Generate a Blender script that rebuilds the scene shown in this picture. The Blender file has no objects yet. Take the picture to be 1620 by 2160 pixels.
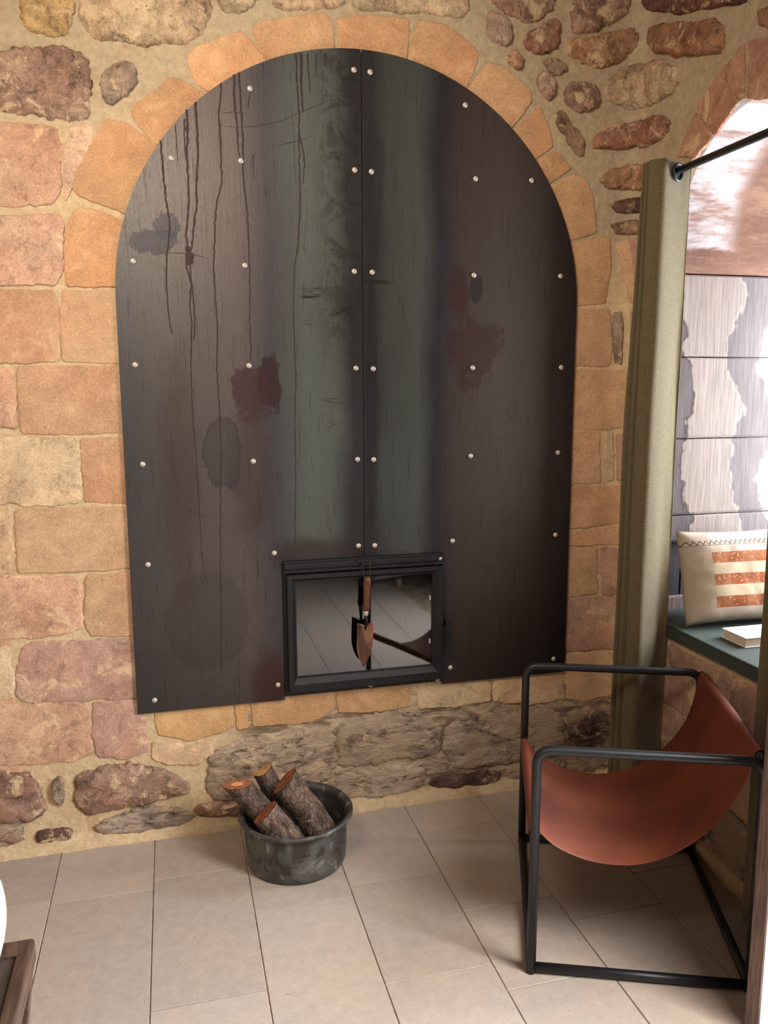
import bpy, bmesh, math, random
from mathutils import Vector, Matrix, geometry, noise
random.seed(7)
S = bpy.context.scene
COL = S.collection

# ------------------------------------------------------------------ camera, world, lights, exposure
cam_d = bpy.data.cameras.new('camera')
cam = bpy.data.objects.new('camera', cam_d); COL.objects.link(cam)
_R = Vector((0.96724249, -0.25383985, -0.0026997)); _U = Vector((0.04247049, 0.15132817, 0.98757078)); _F = Vector((0.25027628, 0.95533508, -0.15715174))
cam.matrix_world = Matrix(((_R.x, _U.x, -_F.x, 0), (_R.y, _U.y, -_F.y, -2.63982), (_R.z, _U.z, -_F.z, 1.5), (0, 0, 0, 1)))
cam_d.sensor_fit = 'VERTICAL'; cam_d.sensor_height = 36; cam_d.lens = 1716.8 / 2160 * 36
cam_d.clip_start = 0.02
S.camera = cam
S.view_settings.view_transform = 'Standard'; S.view_settings.look = 'None'
S.view_settings.gamma = 1; S.view_settings.use_curve_mapping = False
S.view_settings.exposure = 0.0
w = bpy.data.worlds.new('world'); S.world = w; w.use_nodes = True
w.node_tree.nodes['Background'].inputs[0].default_value = (0.80, 0.86, 1.0, 1)
w.node_tree.nodes['Background'].inputs[1].default_value = 0.09

def area(name, loc, target, sx, sy, power, col, spread=180):
    l = bpy.data.lights.new(name, 'AREA'); l.shape = 'RECTANGLE'; l.size = sx; l.size_y = sy
    l.energy = power; l.color = col; l.spread = math.radians(spread)
    o = bpy.data.objects.new(name, l); COL.objects.link(o); o.location = loc
    o.rotation_euler = (Vector(target) - Vector(loc)).to_track_quat('-Z', 'Y').to_euler()
    return o
area('wall_lamp_light', (-0.55, -2.05, 2.65), (0.35, 0.0, 1.95), 0.6, 0.6, 15.5, (1.0, 0.86, 0.69), 88)
area('doorway_daylight', (1.75, -2.02, 1.25), (0.1, -1.75, -0.2), 0.62, 1.9, 80, (1.0, 0.955, 0.93), 130)
area('niche_window_daylight', (2.46, -0.57, 1.42), (1.6, -0.50, 1.38), 0.52, 1.1, 60, (0.90, 0.94, 1.0))

# ------------------------------------------------------------------ helpers
def lin(c):
    f = lambda v: (v/255/12.92) if v/255 <= 0.04045 else ((v/255+0.055)/1.055)**2.4
    return (f(c[0]), f(c[1]), f(c[2]), 1.0)

class NT:
    """tiny node-tree builder"""
    def __init__(s, name, rough=0.8, metal=0.0, spec=0.5):
        s.m = bpy.data.materials.new(name); s.m.use_nodes = True; s.t = s.m.node_tree
        s.p = s.t.nodes['Principled BSDF']; s.out = s.t.nodes['Material Output']
        s.p.inputs['Roughness'].default_value = rough; s.p.inputs['Metallic'].default_value = metal
        s.p.inputs['Specular IOR Level'].default_value = spec
        tc = s.t.nodes.new('ShaderNodeTexCoord'); s.obj = tc.outputs['Object']
    def n(s, typ, **kw):
        nd = s.t.nodes.new(typ)
        for k, v in kw.items(): setattr(nd, k, v)
        return nd
    def put(s, sock, v):
        if hasattr(v, 'links') or isinstance(v, bpy.types.NodeSocket): s.t.links.new(v, sock)
        else: sock.default_value = v
    def math(s, op, a, b=0.0, c=None, clamp=False):
        nd = s.n('ShaderNodeMath', operation=op, use_clamp=clamp); s.put(nd.inputs[0], a); s.put(nd.inputs[1], b)
        if c is not None: s.put(nd.inputs[2], c)
        return nd.outputs[0]
    def mapr(s, v, a, b, c=0.0, d=1.0, smooth=True):
        nd = s.n('ShaderNodeMapRange'); nd.interpolation_type = 'SMOOTHSTEP' if smooth else 'LINEAR'
        s.put(nd.inputs[0], v)
        for i, x in zip((1, 2, 3, 4), (a, b, c, d)): s.put(nd.inputs[i], x)
        return nd.outputs[0]
    def mapping(s, v, scale=(1, 1, 1), loc=(0, 0, 0)):
        nd = s.n('ShaderNodeMapping'); s.t.links.new(v, nd.inputs[0]); nd.inputs['Scale'].default_value = scale; nd.inputs['Location'].default_value = loc
        return nd.outputs[0]
    def noise(s, v, scale, detail=4, rough=0.55, dist=0.0):
        nd = s.n('ShaderNodeTexNoise'); s.t.links.new(v, nd.inputs['Vector']); nd.inputs['Scale'].default_value = scale
        nd.inputs['Detail'].default_value = detail; nd.inputs['Roughness'].default_value = rough; nd.inputs['Distortion'].default_value = dist
        return nd.outputs['Fac']
    def vor(s, v, scale, feature='F1'):
        nd = s.n('ShaderNodeTexVoronoi', feature=feature); s.t.links.new(v, nd.inputs['Vector']); nd.inputs['Scale'].default_value = scale
        return nd.outputs['Distance']
    def mix(s, f, a, b, mode='MIX'):
        nd = s.n('ShaderNodeMix', data_type='RGBA', blend_type=mode); nd.clamp_factor = True
        s.put(nd.inputs[0], f); s.put(nd.inputs[6], a); s.put(nd.inputs[7], b)
        return nd.outputs[2]
    def scalec(s, c, f):      # colour times scalar
        nd = s.n('ShaderNodeVectorMath', operation='SCALE'); s.put(nd.inputs[0], c); s.put(nd.inputs[3], f); return nd.outputs[0]
    def sep(s, v):
        nd = s.n('ShaderNodeSeparateXYZ'); s.t.links.new(v, nd.inputs[0]); return nd.outputs
    def bump(s, h, dist, strength=1.0):
        nd = s.n('ShaderNodeBump'); s.put(nd.inputs['Height'], h); nd.inputs['Distance'].default_value = dist; nd.inputs['Strength'].default_value = strength
        s.t.links.new(nd.outputs[0], s.p.inputs['Normal'])
    def base(s, c): s.put(s.p.inputs['Base Color'], c)
    def rough(s, v): s.put(s.p.inputs['Roughness'], v)
    def ramp(s, f, stops):
        nd = s.n('ShaderNodeValToRGB'); s.put(nd.inputs[0], f); e = nd.color_ramp.elements
        while len(e) < len(stops): e.new(0.5)
        for el, (p, c) in zip(e, stops): el.position = p; el.color = c
        return nd.outputs[0]

def link(name, me, parent=None, mat=None, smooth=False):
    o = bpy.data.objects.new(name, me); COL.objects.link(o)
    if mat is not None and not me.materials: me.materials.append(mat)
    if smooth:
        for p in me.polygons: p.use_smooth = True
    if parent: o.parent = parent; o.matrix_parent_inverse = parent.matrix_world.inverted() if False else Matrix.Translation(-parent.location)
    return o
def from_bm(name, bm, parent=None, mat=None, smooth=False):
    bmesh.ops.recalc_face_normals(bm, faces=bm.faces[:])
    me = bpy.data.meshes.new(name); bm.to_mesh(me); bm.free()
    return link(name, me, parent, mat, smooth)
def from_py(name, V, F, parent=None, mat=None, smooth=False, recalc=True):
    me = bpy.data.meshes.new(name); me.from_pydata(V, [], F); me.validate()
    if recalc:
        bm = bmesh.new(); bm.from_mesh(me); bmesh.ops.recalc_face_normals(bm, faces=bm.faces[:]); bm.to_mesh(me); bm.free()
    return link(name, me, parent, mat, smooth)
def thing(name, label, cat, loc=(0, 0, 0), group=None):
    o = bpy.data.objects.new(name, None); o.empty_display_size = 0.05; COL.objects.link(o); o.location = loc
    o['label'] = label; o['category'] = cat
    if group: o['group'] = group
    return o
def tag(o, label, cat, group=None):
    o['label'] = label; o['category'] = cat
    if group: o['group'] = group
    return o
def struct(o): o['kind'] = 'structure'; return o
def sroot(name):
    o = bpy.data.objects.new(name, None); COL.objects.link(o); o['kind'] = 'structure'; return o

def add_box(bm, x0, x1, y0, y1, z0, z1, bev=0.0, seg=2):
    r = bmesh.ops.create_cube(bm, size=1.0); vs = r['verts']
    for v in vs: v.co = Vector(((x0+x1)/2 + v.co.x*(x1-x0), (y0+y1)/2 + v.co.y*(y1-y0), (z0+z1)/2 + v.co.z*(z1-z0)))
    if bev > 0:
        es = list({e for v in vs for e in v.link_edges})
        bmesh.ops.bevel(bm, geom=es, offset=bev, segments=seg, affect='EDGES', profile=0.5)
def box(name, x0, x1, y0, y1, z0, z1, parent=None, mat=None, bev=0.0, seg=2):
    bm = bmesh.new(); add_box(bm, x0, x1, y0, y1, z0, z1, bev, seg); return from_bm(name, bm, parent, mat)
def tube_into(bm, pts, r, seg=12, cap=True, rs=None):
    pts = [Vector(p) for p in pts]; rings = []; n = len(pts); up = None
    for i, p in enumerate(pts):
        d = (pts[min(i+1, n-1)] - pts[max(i-1, 0)]).normalized()
        if up is None: up = d.orthogonal().normalized()
        up = (up - d*up.dot(d)).normalized(); side = d.cross(up); rr = rs[i] if rs else r
        rings.append([bm.verts.new(p + (up*math.cos(2*math.pi*k/seg) + side*math.sin(2*math.pi*k/seg))*rr) for k in range(seg)])
    for a, b in zip(rings, rings[1:]):
        for k in range(seg): bm.faces.new((a[k], a[(k+1) % seg], b[(k+1) % seg], b[k]))
    if cap: bm.faces.new(rings[0][::-1]); bm.faces.new(rings[-1])
def tube(name, pts, r, parent=None, mat=None, seg=12, rs=None):
    bm = bmesh.new(); tube_into(bm, pts, r, seg, True, rs); return from_bm(name, bm, parent, mat, True)
def lathe(name, prof, c, parent=None, mat=None, seg=48, smooth=True):
    bm = bmesh.new(); rings = []
    for r, z in prof:
        if r < 1e-6: rings.append([bm.verts.new((c[0], c[1], c[2]+z))])
        else: rings.append([bm.verts.new((c[0]+r*math.cos(2*math.pi*k/seg), c[1]+r*math.sin(2*math.pi*k/seg), c[2]+z)) for k in range(seg)])
    for a, b in zip(rings, rings[1:]):
        for k in range(seg):
            k2 = (k+1) % seg
            if len(a) == 1 and len(b) == 1: continue
            if len(a) == 1: bm.faces.new((a[0], b[k], b[k2]))
            elif len(b) == 1: bm.faces.new((a[k], a[k2], b[0]))
            else: bm.faces.new((a[k], a[k2], b[k2], b[k]))
    return from_bm(name, bm, parent, mat, smooth)
def corner_path(pts, r, seg=6):
    """polyline with rounded corners"""
    pts = [Vector(p) for p in pts]; out = [pts[0]]
    for a, b, c in zip(pts, pts[1:], pts[2:]):
        d1 = (a-b).normalized(); d2 = (c-b).normalized(); p0 = b+d1*r; p1 = b+d2*r
        for k in range(seg+1):
            t = k/seg; out.append((1-t)**2*p0 + 2*t*(1-t)*b + t*t*p1)
    out.append(pts[-1]); return out
def extrude_poly(name, outline, y0, y1, parent=None, mat=None, holes=(), axis='y'):
    """2-D outline (u,z) with holes -> slab between y0 and y1"""
    loops = [outline] + list(holes)
    tris = geometry.tessellate_polygon([[Vector((u, z, 0)) for u, z in L] for L in loops])
    flat = [p for L in loops for p in L]; n = len(flat)
    f = (lambda u, y, z: (u, y, z)) if axis == 'y' else (lambda u, y, z: (y, u, z))
    V = [f(u, y0, z) for u, z in flat] + [f(u, y1, z) for u, z in flat]
    F = [tuple(t) for t in tris] + [tuple(i+n for i in t[::-1]) for t in tris]
    k = 0
    for L in loops:
        m = len(L)
        for i in range(m): F.append((k+i, k+(i+1) % m, k+(i+1) % m+n, k+i+n))
        k += m
    return from_py(name, V, F, parent, mat)

# ------------------------------------------------------------------ materials
def stone_mat(name, contrast=0.35, pale=0.3, dark=0.25, bump_d=0.004, strata=0.0, grain=1.0, scale=1.0, patch=0.0):
    b = NT(name, 0.88, spec=0.25)
    oi = b.n('ShaderNodeObjectInfo')
    vm = b.n('ShaderNodeVectorMath', operation='ADD'); b.t.links.new(b.obj, vm.inputs[0])
    cx = b.n('ShaderNodeCombineXYZ')
    for i in range(3): b.put(cx.inputs[i], b.math('MULTIPLY', oi.outputs['Random'], 7.3 + 5*i))
    b.t.links.new(cx.outputs[0], vm.inputs[1]); v = vm.outputs[0]
    if strata: v = b.mapping(v, (0.65, 1, 1.45))
    n1 = b.noise(v, 5*scale, 6, 0.6); n2 = b.noise(v, 22*scale, 8, 0.65, 0.4); n3 = b.noise(v, 170, 3, 0.6); n4 = b.noise(v, 11*scale, 9, 0.72, 0.6)
    c = oi.outputs['Color']
    k = b.math('ADD', b.math('MULTIPLY', b.math('SUBTRACT', n1, 0.5), 1.6*contrast), b.math('MULTIPLY', b.math('SUBTRACT', n2, 0.5), 1.7*contrast))
    k = b.math('ADD', k, b.math('MULTIPLY', b.math('SUBTRACT', n3, 0.5), 0.75*grain))
    c = b.scalec(c, b.math('ADD', k, 1.0))
    hue = b.mapr(b.noise(v, 3.2*scale, 4, 0.5), 0.38, 0.66)
    c = b.mix(b.math('MULTIPLY', hue, 0.35), c, b.mix(1.0, c, lin((255, 214, 205)), 'MULTIPLY'))
    c = b.mix(b.math('MULTIPLY', b.mapr(n4, 0.53, 0.62), pale), c, lin((236, 208, 168)))
    c = b.mix(b.math('MULTIPLY', b.mapr(b.noise(v, 16*scale, 10, 0.75, 0.8), 0.53, 0.63), dark), c, lin((62, 44, 38)))
    if patch: c = b.mix(b.math('MULTIPLY', b.mapr(b.noise(b.obj, 6.5, 5, 0.6, 0.5), 0.46, 0.60), patch), c, lin((216, 192, 160)))
    b.base(c)
    h = b.math('ADD', b.math('MULTIPLY', n2, 0.9), b.math('MULTIPLY', n3, 0.14*grain))
    h = b.math('ADD', h, b.math('MULTIPLY', n4, 0.8))
    b.bump(h, bump_d, 0.9)
    return b.m
M = {}
M['ashlar'] = stone_mat('sandstone_ashlar', 0.62, 0.55, 0.30, 0.006, 0, 1.3, 1.0)
M['smooth'] = stone_mat('smooth_sandstone', 0.38, 0.18, 0.10, 0.003, 0, 1.2, 0.8)
M['rubble'] = stone_mat('rubble_stone', 1.15, 0.85, 0.60, 0.020, 0, 1.4, 1.6)
M['eroded'] = stone_mat('eroded_stone', 1.5, 0.95, 0.80, 0.030, 1.0, 1.4, 1.7, 0.75)

def mortar():
    b = NT('lime_mortar', 0.93, spec=0.2)
    x, y, z = b.sep(b.obj)
    n = b.noise(b.obj, 4, 6, 0.6); f = b.noise(b.obj, 45, 8, 0.7); g = b.noise(b.obj, 220, 2)
    cream = b.mix(b.mapr(f, 0.35, 0.7), lin((204, 178, 142)), lin((226, 204, 166)))
    olive = b.mix(b.mapr(f, 0.3, 0.72), lin((176, 158, 132)), lin((204, 186, 154)))
    up = b.mapr(b.math('ADD', z, b.math('MULTIPLY', n, 0.5)), 2.35, 2.62)
    rt = b.math('MULTIPLY', b.mapr(b.math('ADD', x, b.math('MULTIPLY', n, 0.3)), 1.25, 1.5), b.mapr(z, 1.75, 2.0))
    c = b.mix(b.math('MAXIMUM', up, rt), cream, olive)
    dirt = b.math('MULTIPLY', b.mapr(b.noise(b.obj, 9, 7, 0.7), 0.52, 0.7), 0.45)
    c = b.mix(dirt, c, lin((170, 134, 100)))
    low = b.math('MULTIPLY', b.math('MULTIPLY', b.mapr(z, 0.44, 0.36), b.mapr(x, 0.12, 0.25)), b.mapr(z, 0.03, 0.07))
    er = b.noise(b.mapping(b.obj, (0.5, 1, 1.6)), 14, 9, 0.75, 0.8)
    c = b.mix(b.math('MULTIPLY', low, 0.8), c, b.mix(b.mapr(er, 0.42, 0.60), lin((104, 84, 72)), lin((218, 198, 170))))
    b.base(c); b.bump(b.math('ADD', b.math('ADD', f, b.math('MULTIPLY', g, 0.3)), b.math('MULTIPLY', b.math('MULTIPLY', low, er), 2.0)), 0.007, 0.9); return b.m
M['mortar'] = mortar()

def plaster():
    b = NT('whitewashed_plaster', 0.85, spec=0.3)
    v = b.mapping(b.obj, (0.7, 3.0, 3.0)); n = b.noise(v, 4, 9, 0.7, 0.15); f = b.noise(b.obj, 60, 5)
    c = b.mix(b.mapr(n, 0.38, 0.54), lin((176, 144, 130)), lin((228, 222, 222)))
    b.base(c); b.bump(b.math('ADD', n, b.math('MULTIPLY', f, 0.2)), 0.006, 0.8); return b.m
M['plaster'] = plaster()
def soffit():
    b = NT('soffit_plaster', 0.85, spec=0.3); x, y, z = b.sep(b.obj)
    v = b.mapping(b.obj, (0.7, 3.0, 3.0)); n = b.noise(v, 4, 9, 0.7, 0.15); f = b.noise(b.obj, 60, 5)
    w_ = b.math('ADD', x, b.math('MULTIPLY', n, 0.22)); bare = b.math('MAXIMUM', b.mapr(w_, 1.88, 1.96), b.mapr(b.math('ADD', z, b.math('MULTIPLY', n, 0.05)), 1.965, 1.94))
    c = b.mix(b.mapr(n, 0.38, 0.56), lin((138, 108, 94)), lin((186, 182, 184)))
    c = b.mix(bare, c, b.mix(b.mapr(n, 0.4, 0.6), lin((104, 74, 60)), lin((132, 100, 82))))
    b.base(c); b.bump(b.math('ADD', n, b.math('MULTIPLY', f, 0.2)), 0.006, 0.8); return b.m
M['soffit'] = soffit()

def floor_tile():
    b = NT('limestone_tile', 0.62, spec=0.35)
    oi = b.n('ShaderNodeObjectInfo')
    n = b.noise(b.obj, 3.2, 5, 0.6); f = b.noise(b.obj, 28, 8, 0.7); g = b.noise(b.obj, 240, 2)
    k = b.math('ADD', b.math('ADD', 1.0, b.math('MULTIPLY', b.math('SUBTRACT', oi.outputs['Random'], 0.5), 0.12)), b.math('MULTIPLY', b.math('SUBTRACT', g, 0.5), 0.40))
    k = b.math('ADD', k, b.math('MULTIPLY', b.math('SUBTRACT', f, 0.5), 0.5))
    c = b.mix(b.mapr(n, 0.35, 0.68), lin((172, 162, 152)), lin((180, 164, 148)))
    c = b.scalec(c, k)
    pit = b.mapr(b.noise(b.mapping(b.obj, (1, 2.4, 1), (3, 1, 0)), 42, 3, 0.5), 0.735, 0.76)
    c = b.mix(b.math('MULTIPLY', pit, 0.6), c, lin((92, 78, 66)))
    wsp = b.mapr(b.noise(b.mapping(b.obj, (0.8, 2.6, 1), (8, 5, 0)), 14, 8, 0.75), 0.66, 0.76)
    c = b.mix(b.math('MULTIPLY', wsp, 0.35), c, lin((214, 200, 184)))
    b.base(c); b.bump(b.math('ADD', f, b.math('MULTIPLY', g, 0.25)), 0.0016, 0.7); return b.m
M['tile'] = floor_tile()

def simple(name, c1, c2=None, scale=20, rough=0.7, metal=0.0, spec=0.4, bump=0.0, stretch=(1, 1, 1), detail=5, lo=0.35, hi=0.65):
    b = NT(name, rough, metal, spec); v = b.mapping(b.obj, stretch); n = b.noise(v, scale, detail, 0.62)
    b.base(b.mix(b.mapr(n, lo, hi), lin(c1), lin(c2 or c1)))
    if bump: b.bump(n, bump, 0.8)
    return b.m
M['grout'] = simple('floor_grout', (120, 104, 90), (176, 156, 132), 14, 0.95, bump=0.001)
M['frame'] = simple('black_painted_steel', (22, 24, 29), (28, 31, 36), 60, 0.42, 0.0, 0.5, bump=0.0002)
M['stove_iron'] = simple('stove_black_iron', (17, 19, 23), (27, 26, 28), 25, 0.5, 0.2, 0.5, bump=0.0006)
M['rivet'] = simple('brushed_rivet_metal', (214, 206, 198), (186, 176, 168), 90, 0.38, 0.35, 0.5)
M['soot'] = simple('sooty_firebrick', (46, 42, 42), (74, 68, 66), 14, 0.9, bump=0.002)
M['rust'] = simple('dried_rust_drip', (52, 30, 30), (40, 25, 27), 60, 0.65)
M['white'] = simple('white_lacquer', (246, 244, 240), (250, 249, 246), 8, 0.35)
M['darkwood'] = simple('dark_stained_wood', (66, 50, 42), (94, 74, 62), 9, 0.4, bump=0.0008, stretch=(12, 1, 12))
M['darkpanel'] = simple('dark_wood_panel', (54, 48, 48), (78, 68, 64), 7, 0.35, bump=0.0008, stretch=(10, 1, 10))
M['greywood'] = simple('weathered_wood_board', (104, 88, 84), (142, 122, 114), 8, 0.7, bump=0.0015, stretch=(14, 14, 1), detail=8)
M['inner_dark'] = simple('dark_window_timber', (40, 38, 46), (62, 56, 62), 6, 0.7, stretch=(9, 9, 1))
M['green_pad'] = simple('green_bench_fabric', (54, 64, 60), (68, 78, 72), 180, 0.8, bump=0.0006)
M['paper'] = simple('book_paper', (232, 220, 200), (214, 200, 178), 160, 0.85, stretch=(1, 1, 8))
M['cord'] = simple('brown_cord', (58, 42, 34), (84, 62, 48), 120, 0.9)
M['endgrain'] = simple('orange_cut_wood', (134, 76, 50), (168, 110, 78), 60, 0.8, bump=0.001)
M['splitwood'] = simple('split_pale_wood', (150, 112, 66), (188, 146, 92), 12, 0.85, stretch=(6, 6, 1), bump=0.001)
M['heartwood'] = simple('pale_heartwood', (216, 150, 92), (226, 172, 116), 40, 0.8)
M['trowel_metal'] = simple('worn_copper_blade', (96, 66, 56), (160, 116, 96), 16, 0.4, 0.5, 0.5, stretch=(1, 1, 0.5))
M['trowel_wood'] = simple('trowel_handle_wood', (104, 62, 42), (72, 44, 32), 14, 0.5, stretch=(8, 8, 1))
M['trowel_neck'] = simple('dark_forged_steel', (36, 32, 32), (58, 50, 46), 40, 0.45, 0.6)
M['tick'] = simple('etched_dark_mark', (44, 32, 30))

def bark():
    b = NT('rough_bark', 0.92, spec=0.2); v = b.mapping(b.obj, (1.0, 1.0, 0.6))
    n = b.noise(v, 26, 8, 0.7, 0.6); cr = b.vor(v, 60, 'DISTANCE_TO_EDGE'); sp = b.noise(b.obj, 70, 2)
    c = b.mix(b.mapr(n, 0.32, 0.68), lin((62, 50, 44)), lin((128, 108, 94)))
    c = b.mix(b.mapr(sp, 0.70, 0.74), c, lin((212, 202, 184)))
    c = b.mix(b.mapr(cr, 0.0, 0.05, 0.6, 0.0), c, lin((30, 24, 22)))
    b.base(c); b.bump(b.math('ADD', b.math('MULTIPLY', n, 1.0), b.math('MULTIPLY', b.mapr(cr, 0, .12), 0.4)), 0.006, 0.9); return b.m
M['bark'] = bark()

def leather():
    b = NT('cognac_leather', 0.48, spec=0.3)
    n = b.noise(b.obj, 3.5, 5, 0.6); f = b.noise(b.obj, 14, 6, 0.65); g = b.noise(b.obj, 320, 2)
    c = b.mix(b.mapr(n, 0.34, 0.66), lin((104, 53, 40)), lin((128, 69, 46)))
    c = b.mix(b.math('MULTIPLY', b.mapr(f, 0.55, 0.72), 0.35), c, lin((104, 46, 36)))
    b.base(c); b.rough(b.mapr(n, 0.3, 0.7, 0.42, 0.56)); b.bump(b.math('ADD', b.math('MULTIPLY', g, 0.3), b.math('MULTIPLY', f, 1.0)), 0.0007, 0.8); return b.m
M['leather'] = leather()

def linen(name, c1, c2, sc=700):
    b = NT(name, 0.9, spec=0.15)
    x = b.noise(b.mapping(b.obj, (1, 1, 0.05)), sc, 2); z = b.noise(b.mapping(b.obj, (0.05, 0.05, 1)), sc, 2); n = b.noise(b.obj, 6, 4)
    c = b.mix(b.mapr(b.math('MULTIPLY', b.math('ADD', x, z), 0.5), 0.35, 0.65), lin(c1), lin(c2)); c = b.mix(b.math('MULTIPLY', n, 0.3), c, lin(c1))
    b.base(c); b.bump(b.math('ADD', x, z), 0.0006, 0.7); b.p.inputs['Sheen Weight'].default_value = 0.15
    return b
_l = linen('olive_linen', (92, 82, 60), (114, 104, 76)); M['linen'] = _l.m

def pot_mat():
    b = NT('scorched_pot_metal', 0.55, 0.55, 0.5)
    n = b.noise(b.obj, 9, 8, 0.65, 1.2); f = b.noise(b.obj, 38, 8, 0.75); s = b.noise(b.mapping(b.obj, (1, 1, 0.5)), 5, 3)
    c = b.mix(b.mapr(s, 0.4, 0.62), lin((104, 106, 102)), lin((76, 72, 72)))
    c = b.mix(b.math('MULTIPLY', b.mapr(n, 0.53, 0.60), b.mapr(f, 0.42, 0.6)), c, lin((146, 144, 136)))
    c = b.mix(b.math('MULTIPLY', b.mapr(n, 0.50, 0.40), 0.7), c, lin((58, 42, 40)))
    b.base(c); b.rough(b.mapr(f, 0.3, 0.7, 0.42, 0.7)); b.bump(f, 0.0015, 0.6); return b.m
M['pot'] = pot_mat()

def steel_patina():
    """oxidised sheet steel: mottled grey-brown with green-grey columns, dark seams and maroon blotches"""
    b = NT('patinated_sheet_steel', 0.5, 0.6, 0.5); x, y, z = b.sep(b.obj)
    wob = b.math('MULTIPLY', b.math('SUBTRACT', b.noise(b.mapping(b.obj, (1, 1, 0.6)), 4, 5, 0.6), 0.5), 0.10)
    xw = b.math('ADD', x, wob)
    streak = b.noise(b.mapping(b.obj, (1, 1, 0.06)), 90, 6, 0.7); fine = b.noise(b.mapping(b.obj, (1, 1, 0.45)), 170, 6, 0.8); big = b.noise(b.obj, 2.2, 5, 0.6)
    p = lambda X: (X + 0.16) / 1.56
    u = b.mapr(xw, -0.16, 1.40, 0, 1, False)
    L = lambda r, g, bb: lin((r, g, bb))
    grad = b.ramp(u, [(p(-0.14), L(94, 90, 91)), (p(0.02), L(108, 98, 92)), (p(0.22), L(114, 98, 94)), (p(0.33), L(86, 82, 88)), (p(0.43), L(106, 116, 110)), (p(0.52), L(100, 108, 102)),
        (p(0.585), L(60, 56, 58)), (p(0.65), L(58, 56, 58)), (p(0.70), L(80, 86, 82)), (p(0.80), L(92, 100, 94)), (p(0.865), L(56, 54, 64)), (p(0.94), L(84, 66, 60)), (p(1.10), L(92, 78, 70)), (p(1.24), L(80, 68, 64)), (p(1.36), L(50, 46, 50))])
    hs = b.n('ShaderNodeHueSaturation'); hs.inputs['Saturation'].default_value = 0.72; b.put(hs.inputs['Color'], grad); grad = hs.outputs[0]
    c = grad
    c = b.scalec(c, b.math('ADD', 0.72, b.math('ADD', b.math('MULTIPLY', streak, 0.28), b.math('MULTIPLY', big, 0.28))))
    # dark vertical grain and specks
    c = b.mix(b.math('MULTIPLY', b.mapr(streak, 0.54, 0.66), 0.42), c, L(46, 38, 38))
    c = b.mix(b.math('MULTIPLY', b.mapr(fine, 0.57, 0.66), 0.45), c, L(40, 34, 36))
    # black feathering left of the seam
    ft = b.noise(b.obj, 11, 9, 0.75, 1.0)
    fe = b.math('MULTIPLY', b.math('MULTIPLY', b.mapr(x, 0.44, 0.55), b.mapr(x, 0.617, 0.60)), b.mapr(ft, 0.47, 0.56))
    c = b.mix(b.math('MULTIPLY', b.math('MULTIPLY', fe, b.mapr(z, 1.5, 1.75)), 0.6), c, L(44, 44, 44))
    hz = b.noise(b.mapping(b.obj, (0.5, 1, 4)), 12, 7, 0.75)
    c = b.mix(b.math('MULTIPLY', b.math('MULTIPLY', b.mapr(hz, 0.54, 0.62), b.math('MULTIPLY', b.mapr(x, 0.40, 0.44), b.mapr(x, 0.60, 0.56))), b.math('MULTIPLY', b.mapr(z, 1.60, 1.68), b.mapr(z, 1.85, 1.75))), c, L(40, 42, 42))
    nz = b.math('MULTIPLY', b.math('SUBTRACT', b.math('ADD', b.math('MULTIPLY', b.noise(b.obj, 9, 7, 0.7), 0.6), b.math('MULTIPLY', b.noise(b.mapping(b.obj, (1, 1, 0.35)), 26, 6, 0.7), 0.4)), 0.5), 2.6)
    def blob(c, cx, cz, rx, rz, col, amt, soft=0.18, nk=1.0, edge=None):
        dx = b.math('DIVIDE', b.math('SUBTRACT', x, cx), rx); dz = b.math('DIVIDE', b.math('SUBTRACT', z, cz), rz)
        d = b.math('SQRT', b.math('ADD', b.math('MULTIPLY', dx, dx), b.math('MULTIPLY', dz, dz))); d = b.math('ADD', d, b.math('MULTIPLY', nz, nk))
        c = b.mix(b.math('MULTIPLY', b.mapr(d, 1.0+soft, 1.0-soft), amt), c, lin(col))
        if edge:
            ring = b.math('MULTIPLY', b.mapr(d, 0.88, 1.0), b.mapr(d, 1.12, 1.0)); c = b.mix(b.math('MULTIPLY', ring, 0.5), c, lin(edge))
        return c
    c = blob(c, 0.015, 1.972, 0.045, 0.036, (70, 66, 74), 0.8, 0.05, 1.5, (52, 48, 54)); c = blob(c, -0.02, 1.918, 0.070, 0.032, (66, 62, 70), 0.8, 0.05, 1.7, (50, 46, 52))
    c = blob(c, 0.315, 1.50, 0.035, 0.085, (62, 36, 40), 0.85, 0.12, 1.1)
    c = blob(c, 0.25, 1.47, 0.060, 0.080, (76, 48, 50), 0.75, 0.2, 1.4)
    c = blob(c, 0.25, 1.22, 0.07, 0.22, (82, 58, 58), 0.5, 0.4, 0.8)
    c = blob(c, 0.16, 1.29, 0.055, 0.12, (76, 70, 72), 0.5, 0.1, 0.8, (64, 56, 58))
    c = blob(c, 0.095, 0.73, 0.135, 0.165, (80, 72, 72), 0.38, 0.06, 0.25)
    c = blob(c, 0.29, 0.50, 0.06, 0.11, (92, 54, 44), 0.75, 0.35, 0.9)
    c = blob(c, 0.45, 0.94, 0.16, 0.05, (66, 46, 46), 0.7, 0.5, 0.9)
    c = blob(c, 1.0, 1.60, 0.085, 0.12, (74, 46, 46), 0.65, 0.12, 1.7)
    c = blob(c, 0.94, 1.79, 0.04, 0.08, (72, 44, 46), 0.6, 0.25, 0.9)
    c = blob(c, 1.005, 1.81, 0.022, 0.05, (52, 44, 44), 0.7, 0.2, 0.7)
    c = blob(c, 0.655, 2.10, 0.035, 0.22, (46, 46, 50), 0.5, 0.2, 1.0)
    c = blob(c, 0.645, 1.45, 0.022, 0.45, (42, 40, 46), 0.5, 0.2, 1.0)
    c = blob(c, 0.66, 1.82, 0.05, 0.007, (40, 36, 38), 0.7, 0.4, 0.8)
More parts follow.
